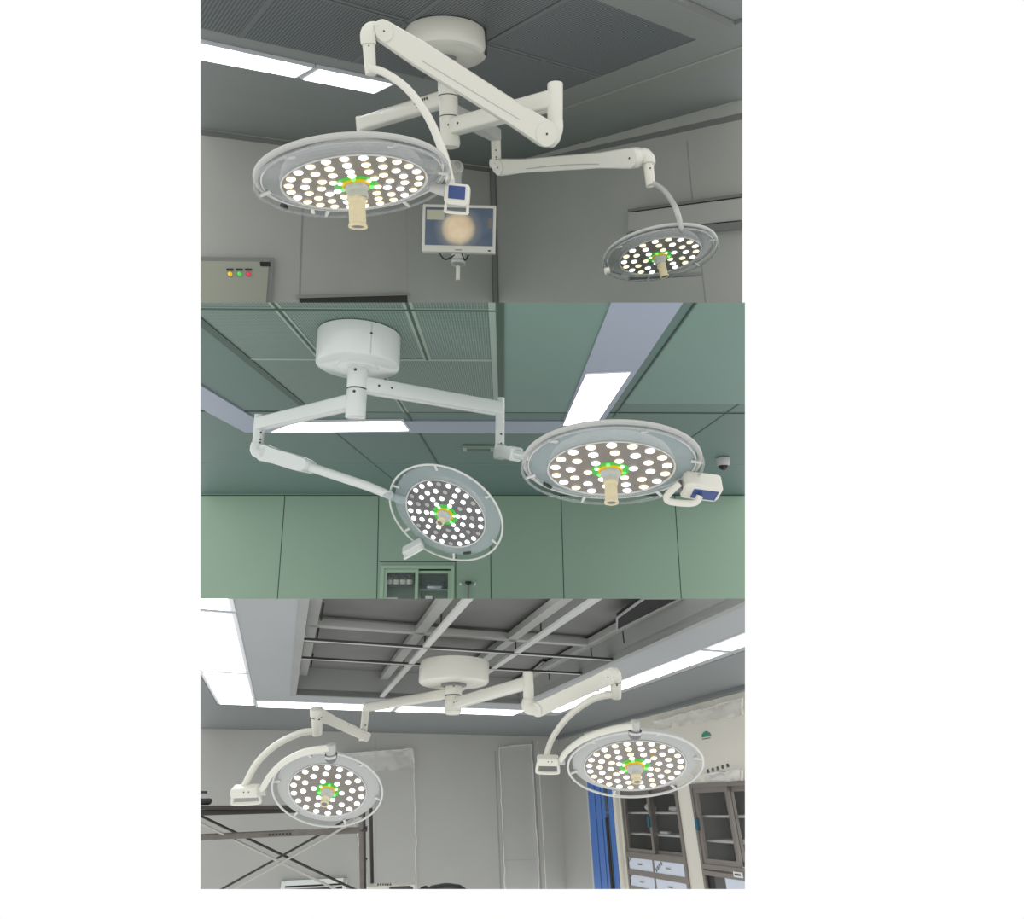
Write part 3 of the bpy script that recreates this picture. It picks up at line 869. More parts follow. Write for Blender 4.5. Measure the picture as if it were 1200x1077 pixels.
# black hanger rod on the wall and two hooks
uh, vh = wb.uv(549, 682.5)
t1 = thing('hanger_rod', 'thin rod with black top bracket on the green wall beside the glazed cabinet', 'rod', wb.p(uh, vh, 0))
b = MB(); b.box(wb.p(uh, vh, .04), wb.u, wb.v, wb.n, .11, .045, .08, M['black_plastic'], .01); b.box(wb.p(uh, vh - .03, .04), wb.u, wb.v, wb.n, .05, .04, .06, M['black_plastic'], .01); b.build('bracket', wb.p(uh, vh), t1)
b = MB(); b.cyl(wb.p(uh, vh - .04, .05), wb.p(uh, vh - .8, .05), .016, .016, M['grey_plastic'], 12); b.build('rod', wb.p(uh, vh - .04, .05), t1, clip=r2)
for k, (px, py_) in enumerate(((540, 684), (556.5, 684))):
    u, v = wb.uv(px, py_); b = MB()
    b.lathe(wb.p(u, v, 0), wb.n, [(0, .03), (.01, .028), (.03, .014), (.05, .018), (.055, .01)], M['enamel_cool'], 14)
    tag(b.build('wall_hook', wb.p(u, v, 0)), ('small pale wall hook between glazed cabinet and black topped rod' if k == 0 else 'small pale wall hook right of the black topped rod'), 'hook')
# security camera on the far ceiling
cp0 = r2.ceil(847, 537)
t1 = thing('security_camera', 'small white dome camera with black lens on the green ceiling', 'security camera', cp0)
b = MB(); b.lathe(cp0, -U, [(0, .08), (.03, .08), (.08, .076), (.095, .066)], M['enamel_grey'], 28); b.build('camera_base', cp0, t1)
b = MB(); b.ball(cp0 - U * .095, .060, M['black_plastic'], 20); b.build('lens_dome', cp0 - U * .11, t1)
# ceiling vent
cv = r2.ceil(561, 524.5)
t1 = thing('ceiling_vent', 'small slim grey vent in the teal ceiling above the right lamp arm', 'vent', cv)
b = MB(); b.box(cv - U * .012, E2, D2, U, .36, .20, .03, M['seam_pale'], .01); b.build('vent_frame', cv, t1)
b = MB()
for k in range(4): b.box(cv - U * .03 + D2 * (-.06 + .04 * k), E2, D2, U, .27, .02, .006, M['cab_inner'])
b.build('grille', cv - U * .03, t1)
# lit panels
ceiling_light(r2, ((347, 495.5), (470, 494), (478.5, 505), (318, 507)), 'wide lit ceiling panel below the canopy of the green room lamp', 'lit panels in the green ceiling', dh=-.014)
ceiling_light(r2, ((687, 440), (738, 437.8), (699, 496), (660.5, 498.5)), 'bright lit ceiling panel just above the right lamp head in the green room', 'lit panels in the green ceiling', dh=-.014)

# --- twin light of the green room
ct = r2.ceil(421.5, 394)
lamp = thing('surgical_light', 'white twin head surgical light with round canopy under the green ceiling', 'surgical light', ct)
y = lambda v: r2.drop(ct, v)
hh = (ct - y(431)).length
rc = 49.3 / F * depth_of(ct) * .96
b = MB(); b.lathe(ct, -U, [(0, rc), (hh * .9, rc * 1.0), (hh * .96, rc * .985), (hh, rc * .93), (hh, .12), (hh + .012, .115), (hh + .014, .08)], M['enamel_cool'], 64)
canopy = b.build('ceiling_canopy', ct, lamp)
b = MB(); fd = (CAM - ct); fd = (fd - U * fd.dot(U)).normalized(); fs = (fd + E2 * .3).normalized()
b.box(ct - U * hh * .5 + fs * rc, U, fs.cross(U), fs, hh * .9, .004, .003, M['enamel_grey']); screw(b, ct - U * hh * .35 + fs * (rc + .001), fs, .007); b.build('canopy_seam', ct + fs * rc, canopy)
rcol = 11.6 / F * depth_of(ct)
b = MB()
b.cyl(y(428), y(433), rcol * .92, rcol * .92, M['grey_plastic'], 28)
b.cyl(y(431), y(456.5), rcol, rcol, M['enamel_cool'], 32, .005); b.cyl(y(456), y(457.5), rcol * 1.005, rcol * 1.005, M['seam_dark'], 32)
b.cyl(y(457), y(490), rcol, rcol * .98, M['enamel_cool'], 32, .006)
sv = (fd - E2 * .25).normalized()
screw(b, y(437) + sv * rcol, sv, .009); screw(b, y(462) + sv * rcol, sv, .009)
b.build('column', y(424), lamp)
# right arm
pR = y(450); eR_ = r2.level(pR, 586, 479)
b = MB(); b.beam(pR, eR_, .08, .095, U, M['enamel_cool'], .18); o = b.build('extension_arm', pR, lamp)
dd = (eR_ - pR).normalized(); ss = U.cross(dd).normalized(); ss = ss if ss.dot(CAM - pR) > 0 else -ss
b = MB(); screw(b, pR + dd * .12 + ss * .041, ss, .007); screw(b, pR + dd * .20 + ss * .041, ss, .007); b.build('arm_screw', pR, o)
b = MB(); p0 = r2.drop(eR_, 467); p1 = r2.drop(eR_, 528)
b.beam(p0, p1, .062, .062, E2, M['enamel_cool'], .35); o = b.build('drop_post', p0, lamp)
b = MB(); screw(b, r2.drop(eR_, 510) + fd * .033, fd, .007); screw(b, r2.drop(eR_, 521) + fd * .033, fd, .007); b.build('post_screw', p1, o)
dR = depth_of(p1)
J0 = at(586, 529, dR); J1 = at(604, 532, dR * .86)
b = MB(); b.stick(J0, J1, .055, .042, (CAM - J0).normalized(), .07, M['enamel_cool'], .04); b.cyl(J1, at(618, 535, dR * .80), .03, .024, M['enamel_cool'], 20)
o = b.build('spring_arm', J0, lamp)
b = MB(); zz = (CAM - J0).normalized(); b.lathe(J0 + zz * .034, zz, [(0, .022), (.004, .02), (.004, .012)], M['enamel_grey'], 20); b.build('joint_cap', J0 + zz * .034, o)
H2R = lamp_head(lamp, 715.3, 551, 103.6, .419, -1.7, .35, RINGS_SMALL, 'acrylic_cool', 'mixed_even', .40, plate=.705, spin=.14, label='large round lamp head facing down with a cream handle', hub_r=.098)
# control box on the right of the head: white side towards the viewer, screen on its underside
d_ = H2R['dep']
xa = (RIGHT + DOWN * .13).normalized(); ya = (-DOWN * .66 - FWD * .75); ya = (ya - xa * ya.dot(xa)).normalized()
cc = at(821, 570, d_ + .02); za = xa.cross(ya)
if za.dot(DOWN) < 0: za = -za
b = MB(); b.box(cc, xa, ya, za, .150, .095, .075, M['enamel'], .02); cb_ = b.build('control_box', cc, lamp)
b = MB(); b.box(cc + za * .038 - ya * .004 + xa * .012, xa, ya, za, .098, .055, .005, M['blue_screen'], .003); b.build('display', cc + za * .038, cb_)
b = MB(); b.tube(smooth([at(x_, y_, d_ - .01) for x_, y_ in ((796, 567), (784, 578), (781, 584), (786, 588), (806, 590), (816, 588), (820, 581))], 5), .0135, M['enamel'], 12); b.build('grip', cc, cb_)
b = MB(); b.cyl(at(788, 575, d_ + .05), at(800, 569, d_ + .02), .012, .026, M['grey_plastic'], 14); b.build('yoke_bearing', at(795, 572, d_), lamp)
# dark maker's mark on the head's cover ring
def ring_mark(head, ang, m='seam_dark'):
    b = MB(); n = head['n']
    for k in range(5):
        a2 = ang + .035 * k
        p = head['pol'](head['R'] * .86, a2, -.002); tdir = (head['pol'](1, a2 + .01) - head['pol'](1, a2)).normalized()
        b.box(p, tdir, n.cross(tdir), n, .009, .012, .012, M[m])
    b.build('maker_mark', head['pol'](head['R'] * .86, ang), head['obj'])
ring_mark(H2R, PI + .42 if H2R['Y'].dot(DOWN) < 0 else PI - .42)
# left arm
pL = y(470); eL_ = r2.level(pL, 304, 497)
b = MB(); b.beam(pL, eL_, .08, .088, U, M['enamel_cool'], .18); o = b.build('extension_arm', pL, lamp)
p0 = r2.drop(eL_, 486.5); p1 = r2.drop(eL_, 527)
b = MB(); b.beam(p0, p1, .064, .064, E2, M['enamel_cool'], .35); o = b.build('drop_post', p0, lamp)
b = MB(); sx = (fd + E2 * .7).normalized()
for yy in (508, 516, 519.5): screw(b, r2.drop(eL_, yy) + sx * .038, sx, .007)
b.build('post_screw', p1, o)
dL = depth_of(p1)
J0 = at(312, 531.5, dL - .02)
b = MB(); b.tube(smooth([r2.drop(eL_, 520), r2.drop(eL_, 529), J0], 5), .042, M['enamel_cool'], 16); b.build('elbow', p1, lamp)
dH = .35 * F / 72
J1 = at(360, 546, dL * .93); J2 = at(458, 581, dH + .05)
zz = (CAM - J0).normalized()
b = MB(); b.stick(J0, J1, .058, .042, zz, .085, M['enamel_cool'], .05); b.tube([J1 - (J1 - J0).normalized() * .03, at(432, 570, dH + .12), J2], .030, M['enamel_cool'], 18, r1=.024)
o = b.build('spring_arm', J0, lamp)
b = MB(); b.lathe(J0 + zz * .04, zz, [(0, .046), (.006, .044), (.007, .02)], M['enamel_cool'], 28); b.lathe(J0 + zz * .047, zz, [(0, .018), (.003, .016), (.0035, .002)], M['seam_dark'], 16); b.build('joint_cap', J0 + zz * .04, o)
b = MB(); b.tube([J2 - (J2 - J1).normalized() * .06, at(464, 584, dH + .02), at(472, 587, dH - .02)], .022, M['acrylic_cool'], 16); b.build('yoke_bearing', J2, lamp)
H2L = lamp_head(lamp, 521.7, 603, 70.8, .689, 31.1, .35, RINGS_LARGE, 'acrylic_cool', 'split', .23, plate=.70, spin=.05, rim='thin', label='tilted lamp head facing the viewer with some lenses unlit', hub_r=.085)
ring_mark(H2L, -.75 if H2L['Y'].dot(DOWN) < 0 else .75)
# small control box under its lower left edge
d3 = H2L['dep']
xa = (RIGHT * .8 - DOWN * .45).normalized(); ya = (-DOWN * .3 - RIGHT * .2 + FWD * .9); ya = (ya - xa * ya.dot(xa)).normalized()
control_box(lamp, 'control_box', at(484, 642, d3 + .16), xa, ya, .13, .085, .045, 'enamel_cool', False, True)
b = MB(); b.cyl(at(490, 634, d3 + .22), at(488, 640, d3 + .18), .025, .02, M['grey_plastic'], 14); b.build('yoke_bearing', at(489, 637, d3), lamp)

# ================================================================ ROOM C: unfinished room, bottom
VP1 = (328, 952)
D1 = ray(*VP1).normalized()
L = ray(300, 822).cross(ray(610, 833)).normalized()
E1 = D1.cross(L).normalized()
if E1.dot(RIGHT) < 0: E1 = -E1
Uc = D1.cross(E1).normalized()
if Uc.dot(W(0, 1, 0)) < 0: Uc = -Uc
r3 = Room(Uc, .92, (235, 701.7, 873, 1042))
U = r3.U
print('ROOM C vertical vp', [round(x) for x in (CX + F * K(U).x / K(U).z, CY - F * K(U).y / K(U).z)])
mat('ceil_soft', (156, 160, 161), .6, noise_amt=.02, nscale=2)
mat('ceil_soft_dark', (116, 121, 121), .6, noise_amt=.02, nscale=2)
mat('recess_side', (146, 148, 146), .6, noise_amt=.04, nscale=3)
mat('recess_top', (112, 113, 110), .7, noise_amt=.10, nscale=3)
mat('steel_frame', (168, 170, 166), .45, .2)
mat('tbar_white', (186, 188, 184), .4)
mat('tbar_black', (40, 40, 40), .5)
mat('wall_film_grey', (170, 171, 166), .5, noise_amt=.03, nscale=2)
mat('wall_warm', (214, 211, 199), .45, noise_amt=.02, nscale=2)
mat('black_void', (14, 14, 16), .8)
oc = r3.ceil(655, 863)              # corner of back wall and right wall, at the ceiling
def e3(px, py):
    d = r3.ceil(px, py) - oc
    return d.dot(E1), d.dot(D1)
def c3(e, d, dh=0.): return oc + E1 * e + D1 * d + U * dh
def rect3(mb, e0, e1, d0, d1, dh, m, th=.02):
    mb.slab([c3(e0, d0, dh), c3(e1, d0, dh), c3(e1, d1, dh), c3(e0, d1, dh)], U * th, m)
hx0 = (e3(363, 703)[0] + e3(347, 815)[0]) / 2; hx1 = e3(760, 755)[0]; hd1 = (e3(347, 815)[1] + e3(600, 823)[1]) / 2
dA3 = e3(300, 822)[1]
c = MB()
NEAR = -8
rect3(c, -6, hx0, NEAR, .05, 0, M['ceil_soft'], .05)
rect3(c, hx1, 3, NEAR, .05, 0, M['ceil_soft'], .05)
rect3(c, hx0, hx1, hd1, .05, 0, M['ceil_soft'], .05)
# darker plain ceiling between the light rows and the walls
lx0 = e3(267, 702)[0]; rx1 = e3(873, 761)[0]; fd1 = e3(304, 827)[1]
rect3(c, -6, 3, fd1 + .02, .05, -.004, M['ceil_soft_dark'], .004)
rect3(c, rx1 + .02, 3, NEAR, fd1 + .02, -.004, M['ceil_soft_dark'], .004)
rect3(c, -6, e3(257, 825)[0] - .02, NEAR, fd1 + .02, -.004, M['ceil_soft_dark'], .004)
# lip round the opening
lp = .05
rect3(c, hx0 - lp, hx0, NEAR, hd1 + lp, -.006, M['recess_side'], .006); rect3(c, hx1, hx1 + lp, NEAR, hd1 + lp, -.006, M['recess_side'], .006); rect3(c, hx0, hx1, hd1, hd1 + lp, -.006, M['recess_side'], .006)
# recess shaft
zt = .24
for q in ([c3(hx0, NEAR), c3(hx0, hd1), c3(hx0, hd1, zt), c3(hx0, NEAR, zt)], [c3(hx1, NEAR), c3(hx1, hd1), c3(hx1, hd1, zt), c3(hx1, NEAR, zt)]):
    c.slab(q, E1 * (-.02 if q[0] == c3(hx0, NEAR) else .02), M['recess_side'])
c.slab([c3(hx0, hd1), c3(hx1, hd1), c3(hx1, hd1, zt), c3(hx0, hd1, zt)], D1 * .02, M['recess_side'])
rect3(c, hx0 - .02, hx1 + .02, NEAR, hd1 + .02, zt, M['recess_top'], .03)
struct(c.build('ceiling_open', oc, clip=r3))

# upper steel frame in the recess, lower t-bar grid, hangers
def e3h(px, py, dh):
    r = ray(px, py); P = CAM + r * ((r3.H + dh) / U.dot(r)); d = P - oc
    return d.dot(E1), d.dot(D1)
fr = thing('steel_frame', 'grey steel filter frame inside the open ceiling recess', 'ceiling frame', c3((hx0 + hx1) / 2, hd1, zt))
zu = zt - .05
bars = []
xa_ = [e3h(505, 722, zu)[0], e3h(628, 725, zu)[0]]
for e in [hx0 + .03] + xa_ + [hx1 - .03]:
    bars.append((c3(e, NEAR, zu), c3(e, hd1 - .01, zu), .075))
for d in (e3h(480, 738, zu)[1], e3h(400, 802, zu)[1] - .0, e3h(480, 715, zu)[1] - .9):
    bars.append((c3(hx0 + .01, d, zu), c3(hx1 - .01, d, zu), .06))
for p0, p1, wd in bars:
    b = MB(); b.beam(p0, p1, wd, .05, U, M['steel_frame'], .05); b.build('frame_bar', p0, fr, clip=r3)
for e in xa_ + [hx0 + .03, hx1 - .05]:
    for d in (e3(480, 750)[1], e3(480, 772)[1], e3(480, 800)[1]):
        b = MB(); b.cyl(c3(e + .05, d, zu - .11), c3(e + .05, d, zu), .006, .006, M['tbar_black'], 8); b.build('hanger_rod', c3(e + .05, d, .0), fr)
tb = thing('t_bar_grid', 'thin white and black suspended ceiling bars across the open ceiling recess', 'ceiling grid', c3((hx0 + hx1) / 2, hd1, 0))
for px, py_ in ((515, 742), (653, 735)):
    e = e3(px, py_)[0]
    b = MB(); b.beam(c3(e, NEAR, .015), c3(e, hd1, .015), .045, .02, U, M['tbar_white'], .05); b.build('main_bar', c3(e, hd1), tb, clip=r3)
for px, py_ in ((483, 760), (440, 778)):
    d = e3(px, py_)[1]
    b = MB(); b.beam(c3(hx0, d, .012), c3(hx1, d, .012), .052, .012, U, M['tbar_white'], .05)
    b.beam(c3(hx0, d - .028, .010), c3(hx1, d - .028, .010), .010, .014, U, M['tbar_black'], .05); b.beam(c3(hx0, d + .026, .010), c3(hx1, d + .026, .010), .007, .010, U, M['tbar_black'], .05); b.build('cross_bar', c3(hx0, d), tb, clip=r3)
# black duct openings inside the recess
def duct(quad, dh, label):
    pts = []
    for x, y_ in quad:
        e, d = e3h(x, y_, dh); pts.append(c3(e, d, dh))
    cen = sum(pts, V()) / len(pts); b = MB(); b.slab(pts, U * .03, M['black_void'])
    for k in range(4): b.beam(pts[k], pts[(k + 1) % 4], .012, .012, U, M['recess_side'], .1)
    tag(b.build('duct_opening', cen, clip=r3), label, 'duct')
duct(((723, 724), (723, 738), (797, 701), (755, 701)), zt - .11, 'black duct opening at the upper right of the ceiling recess')
duct(((613, 796), (630, 796), (652, 778), (636, 776)), zt - .03, 'small black duct opening behind the white column beside the canopy')

# walls
wbk = Plane(oc, E1, U); wrt = Plane(oc, -D1, U)
w = MB()
wall_slab(w, wbk, -6, .0, -4, .05, M['wall_film_grey'])
for a, bb, wd, m in (((580, 880), (587, 1043), .02, 'recess_side'), ((585, 878), (592, 1043), .012, 'wall_warm'), ((624, 868), (634, 1043), .03, 'recess_side'), ((630, 868), (640, 1043), .012, 'wall_warm'), ((440, 866), (440, 1043), .008, 'recess_side'), ((590, 1008), (627, 1007), .008, 'recess_side')):
    rib(w, wbk, a, bb, wd, M[m])
struct(w.build('wall_far', oc, clip=r3))
cdep = .36
# right wall with openings for two built-in cabinets
p1u0 = wrt.uv(735, 1000)[0]; p1u1 = wrt.uv(804, 1000)[0]; p2u0 = wrt.uv(821.5, 1000)[0]; p2u1 = wrt.uv(905, 1000)[0]
ctop = wrt.uv(840, 917)[1]; cbot = wrt.uv(870, 1075)[1]
w = MB()
for (u0, u1, v0, v1) in ((-.02, p1u0, -4, .05), (p1u1, p2u0, -4, .05), (p2u1, 9, -4, .05), (p1u0, p1u1, ctop, .05), (p2u0, p2u1, ctop, .05), (p1u0, p1u1, -4, cbot), (p2u0, p2u1, -4, cbot)):
    wall_slab(w, wrt, u0, u1, v0, v1, M['wall_warm'], .05)
wall_slab(w, wrt, 0.0, wrt.uv(693, 990)[0], -4, .0, M['wall_film_grey'], .02, .004)
struct(w.build('wall_white', oc, clip=r3))
# cove strip between right wall and ceiling
w = MB(); w.beam(oc + wrt.n * .03 - U * .02, wrt.p(9, -.02, .03), .06, .05, U, M['ceil_soft_dark'], .1)
struct(w.build('trim_2', oc, clip=r3))

mat('steel_brown', (134, 128, 122), .4, .45, noise_amt=.05, nscale=8)
mat('cab3_inner', (92, 93, 90), .55)
mat('shelf_steel', (205, 206, 204), .35, .3)
mat('drawer_pale', (206, 214, 226), .4)
mat('grip_teal', (40, 92, 110), .4)
clear('cab_glass', (120, 122, 118), .10, .04)
mat('brown_ink', (96, 84, 74), .6)
mat('ink', (70, 72, 74), .6)

def built_in(label, u0, u1, rows, split_u, door_bot, shelves, drawers):
    t = thing('instrument_cabinet', label, 'cabinet', wrt.p((u0 + u1) / 2, cbot, 0))
    um = (u0 + u1) / 2; vm = (ctop + cbot) / 2; cw = u1 - u0; ch = ctop - cbot
    b = MB()
    b.box(wrt.p(um, vm, -cdep), wrt.u, wrt.v, wrt.n, cw, ch, .02, M['cab3_inner'])
    for u in (u0 + .012, u1 - .012): b.box(wrt.p(u, vm, -cdep / 2), wrt.u, wrt.v, wrt.n, .02, ch, cdep, M['cab3_inner'])
    b.box(wrt.p(um, ctop - .012, -cdep / 2), wrt.u, wrt.v, wrt.n, cw, .02, cdep, M['cab3_inner'])
    b.box(wrt.p(um, door_bot, -cdep / 2), wrt.u, wrt.v, wrt.n, cw, .02, cdep, M['shelf_steel'])
    b.build('carcass', wrt.p(um, cbot, -cdep), t, clip=r3)
    b = MB(); fw = .035
    for u in (u0 + fw / 2, u1 - fw / 2): b.box(wrt.p(u, vm, .0), wrt.u, wrt.v, wrt.n, fw, ch, .04, M['steel_brown'])
    b.box(wrt.p(um, ctop - fw / 2, .0), wrt.u, wrt.v, wrt.n, cw - 2 * fw, fw, .04, M['steel_brown'])
    for v in rows: b.box(wrt.p(um, v, .0), wrt.u, wrt.v, wrt.n, cw - 2 * fw, .05, .04, M['steel_brown'])
    b.build('frame', wrt.p(um, cbot, 0), t, clip=r3)
    for v in shelves:
        b = MB(); b.box(wrt.p(um, v, -cdep * .55), wrt.u, wrt.v, wrt.n, cw - .03, .018, cdep * .8, M['shelf_steel']); b.build('shelf', wrt.p(um, v, -cdep * .5), t, clip=r3)
    da = glass_door(t, wrt, u0 + fw, split_u + .02, door_bot, ctop - fw, -.005, .042, 'steel_brown', r3, 'cab_glass', 'sliding_door')
    db = glass_door(t, wrt, split_u - .02, u1 - fw, door_bot, ctop - fw, -.04, .042, 'steel_brown', r3, 'cab_glass', 'sliding_door')
    for (u, v, s0, s1, lab) in drawers:
        b = MB(); b.box(wrt.p(u, v, -.0), wrt.u, wrt.v, wrt.n, s0, s1, .03, M['drawer_pale'], .006); o = b.build('drawer', wrt.p(u, v, 0), t, clip=r3)
        if lab:
            b = MB(); b.box(wrt.p(u, v - s1 * .02, .017), wrt.u, wrt.v, wrt.n, s0 * .22, s1 * .2, .008, M['enamel_cool'], .004)
            b.box(wrt.p(u, v - s1 * .02, .0225), wrt.u, wrt.v, wrt.n, s0 * .15, s1 * .05, .003, M['ink']); b.build('label_holder', wrt.p(u, v, .017), o, clip=r3)
    return t, da, db
# cabinet behind the lamp
split1 = wrt.uv(765.5, 985)[0]; db1 = wrt.uv(770, 1002.5)[1]
uA0 = p1u0 + .045; uA1 = p1u1 - .045; umid = wrt.uv(768, 1020)[0]
vd = [wrt.uv(752, 1013)[1], wrt.uv(754, 1033.5)[1], wrt.uv(756, 1054)[1]]
rows1 = [wrt.uv(770, 1005)[1], (vd[0] + vd[1]) / 2, (vd[1] + vd[2]) / 2]
dh_ = abs(vd[0] - vd[1]) - .045
drs = []
for v in vd:
    drs.append(((uA0 + umid) / 2 - .005, v, umid - uA0 - .02, dh_, True)); drs.append(((umid + uA1) / 2 + .005, v, uA1 - umid - .02, dh_, True))
sh1 = [wrt.uv(748, 953)[1], wrt.uv(752, 978)[1]]
c1, d1a, d1b = built_in('brown grey glazed steel cabinet with pale drawers, partly behind the lamp', p1u0, p1u1, rows1, split1, db1, sh1, drs)
c1b = MB(); c1b.box(wrt.p(umid, (rows1[0] + cbot) / 2, 0), wrt.u, wrt.v, wrt.n, .03, rows1[0] - cbot, .036, M['steel_brown']); c1b.build('drawer_divider', wrt.p(umid, cbot, 0), c1, clip=r3)
def grip(door, px, py_, m='grip_teal'):
    u, v = wrt.uv(px, py_); b = MB(); b.box(wrt.p(u, v, .02), wrt.u, wrt.v, wrt.n, .03, .10, .03, M[m], .006); b.build('door_grip', wrt.p(u, v, .02), door)
grip(d1a, 762.5, 963)
# printed protective-film words: brown strokes running up the drawer fronts
def film_words(root, u, v, n, step, ang, size, w0=.018):
    b = MB(); du = wrt.u * math.cos(ang) + wrt.v * math.sin(ang); dv = -wrt.u * math.sin(ang) + wrt.v * math.cos(ang)
    for k in range(n):
        c_ = wrt.p(u, v, w0) + du * step * k
        for (x, y_, sx, sy) in ((0, .35, .8, .12), (0, -.05, .8, .12), (-.3, 0, .12, .9), (.25, -.2, .12, .6), (0, -.45, .6, .12)):
            b.box(c_ + du * x * size + dv * y_ * size, du, dv, wrt.n, sx * size, sy * size, .002, M['brown_ink'])
    b.build('film_print', wrt.p(u, v, w0), root, clip=r3)
uu, vv = wrt.uv(771, 1019); film_words(c1, uu, vv, 4, .042, .5, .034)
uu, vv = wrt.uv(739, 1008); film_words(c1, uu, vv, 3, .03, .5, .022)
uu, vv = wrt.uv(741, 1026); film_words(c1, uu, vv, 2, .03, .5, .022)
# second cabinet, cut by the right edge
split2 = wrt.uv(862, 985)[0]; db2 = wrt.uv(850, 1015)[1]
lab2 = wrt.uv(868, 1025)
t2, d2a, d2b = built_in('brown grey glazed steel cabinet cut by the right edge of the white wall', p2u0, p2u1, [wrt.uv(850, 1023)[1] - .01, wrt.uv(850, 1019)[1]], split2, db2, [wrt.uv(835, 957)[1], wrt.uv(845, 987)[1]],
                        [(wrt.uv(868, 1040)[0], wrt.uv(860, 1042)[1], .36, .22, False)])
grip(d2a, 819.5, 966)
b = MB(); b.box(wrt.p(lab2[0], lab2[1], .025), wrt.u, wrt.v, wrt.n, .12, .04, .01, M['enamel_cool'], .004); b.box(wrt.p(lab2[0], lab2[1], .031), wrt.u, wrt.v, wrt.n, .08, .012, .003, M['ink']); b.build('label_holder', wrt.p(*lab2, .025), t2, clip=r3)
b = MB(); ub_, vb_ = wrt.uv(831, 1036); b.box(wrt.p(ub_ - .0, vb_, -.02), wrt.u, wrt.v, wrt.n, .09, .2, .03, M['black_plastic']); b.build('dark_opening', wrt.p(ub_, vb_, -.02), t2, clip=r3)
# crumpled bags on the top shelf, dark tools and a strip on the next
mat('bag_white', (214, 216, 214), .4, bump=.6, bscale=25)
def crumple(name, P, sx, sy, sz, seed, label, cat):
    b = MB(); rings = []
    for i in range(7):
        th = PI * (i + .3) / 6.6
        ring = []
        for k in range(14):
            a = 2 * PI * k / 14
            q = V((math.sin(th) * math.cos(a), math.sin(th) * math.sin(a), 1 - math.cos(th)))
            f = 1 + .45 * noise.noise(q * 2.6 + V((seed, 0, seed)))
            ring.append(P + wrt.u * q.x * sx * f + wrt.n * q.y * sy * f + U * q.z * sz * .5 * f)
        rings.append(ring)
    b.loft(rings, M['bag_white']); return tag(b.build(name, P, sharp=60), label, cat)
u, v = wrt.uv(751, 952); crumple('plastic_bag', wrt.p(u, sh1[0] + .01, -.13), .10, .05, .085, 1.3, 'crumpled clear bag on the top shelf behind the left glass door', 'bag')
u, v = wrt.uv(779, 952); crumple('plastic_bag', wrt.p(u, sh1[0] + .01, -.14), .11, .05, .055, 4.1, 'flatter crumpled bag on the top shelf behind the right glass door', 'bag')
u, v = wrt.uv(770, 977); b = MB(); P = wrt.p(u, sh1[1] + .022, -.10); b.box(P, wrt.u, wrt.n, U, .16, .05, .022, M['bag_white'], .008); tag(b.build('folded_cloth', P), 'small white folded cloth on the middle shelf of the left steel cabinet', 'cloth')
u, v = wrt.uv(748, 974); b = MB(); P = wrt.p(u, sh1[1] + .025, -.16); b.box(P, wrt.u, wrt.n, U, .14, .06, .03, M['black_plastic'], .01); tag(b.build('dark_case', P), 'low black case on the middle shelf of the left steel cabinet', 'case')

# blue door leaf beside the corner
mat('door_blue', (76, 118, 188), .45, noise_amt=.03, nscale=3)
mat('door_blue_dark', (58, 94, 156), .5)
mat('hinge_grey', (84, 92, 88), .4, .3)
bu0 = wrt.uv(697, 990)[0]; bu1 = wrt.uv(726, 990)[0]; btop = wrt.uv(700, 915)[1]; bbot = wrt.uv(700, 1075)[1]
b = MB()
b.box(wrt.p((bu0 + bu1) / 2, (btop + bbot) / 2, .02), wrt.u, wrt.v, wrt.n, bu1 - bu0, btop - bbot, .05, M['door_blue'])
for f in (.3, .55): b.box(wrt.p(bu0 + (bu1 - bu0) * f, (btop + bbot) / 2, .047), wrt.u, wrt.v, wrt.n, .012, btop - bbot, .008, M['door_blue_dark'])
dr = b.build('door_2', wrt.p(bu0, bbot), clip=r3); struct(dr)
b = MB(); hu = bu0 + (bu1 - bu0) * .78
for vv0, vv1 in ((btop - .05, btop - .34), (btop - .36, bbot)):
    b.box(wrt.p(hu, (vv0 + vv1) / 2, .05), wrt.u, wrt.v, wrt.n, .06, vv0 - vv1, .016, M['hinge_grey'], .004)
b.cyl(wrt.p(hu, btop - .4, .065), wrt.p(hu, bbot, .065), .018, .018, M['black_plastic'], 10)
b.build('door_hinge', wrt.p(hu, bbot, .05), dr, clip=r3)
b = MB(); ju = bu1 + .04
b.box(wrt.p(ju, (btop + bbot) / 2, .015), wrt.u, wrt.v, wrt.n, .07, btop - bbot + .1, .05, M['wall_warm'], .004)
struct(b.build('trim_3', wrt.p(ju, bbot), clip=r3))
b = MB(); b.box(wrt.p(bu0 - .03, (btop + bbot) / 2, .015), wrt.u, wrt.v, wrt.n, .05, btop - bbot + .1, .05, M['enamel_grey'], .004)
struct(b.build('trim_4', wrt.p(bu0 - .03, bbot), clip=r3))

# printed marks on the film over the white wall
u, v = wrt.uv(827, 860)
mat('logo_leaf', (62, 140, 112), .5)
b = MB(); P = wrt.p(u, v, .004)
for (x, y_, rr) in ((-.045, -.008, .015), (-.02, .0, .018), (0.01, .004, .020), (.035, -.002, .017), (.06, -.008, .014)):
    b.lathe(P + wrt.u * x + wrt.v * y_, wrt.n, [(0, rr), (.003, rr * .95)], M['logo_leaf'], 16)
b.box(P - wrt.v * .020 + wrt.u * .008, wrt.u, wrt.v, wrt.n, .15, .012, .004, M['logo_leaf']); b.box(P - wrt.v * .042, wrt.u, wrt.v, wrt.n, .13, .005, .003, M['ink'])
tag(b.build('green_logo', P), 'small green printed emblem high on the white wall film', 'sign')
u, v = wrt.uv(831, 902); b = MB()
p_a = V((*wrt.uv(830, 903.5), 0)); p_b = V((*wrt.uv(853, 897), 0)); dl = (p_b - p_a).normalized(); du = wrt.u * dl.x + wrt.v * dl.y; dv = -wrt.u * dl.y + wrt.v * dl.x; Ln = (p_b - p_a).length
P0 = wrt.p(p_a.x, p_a.y, .004)
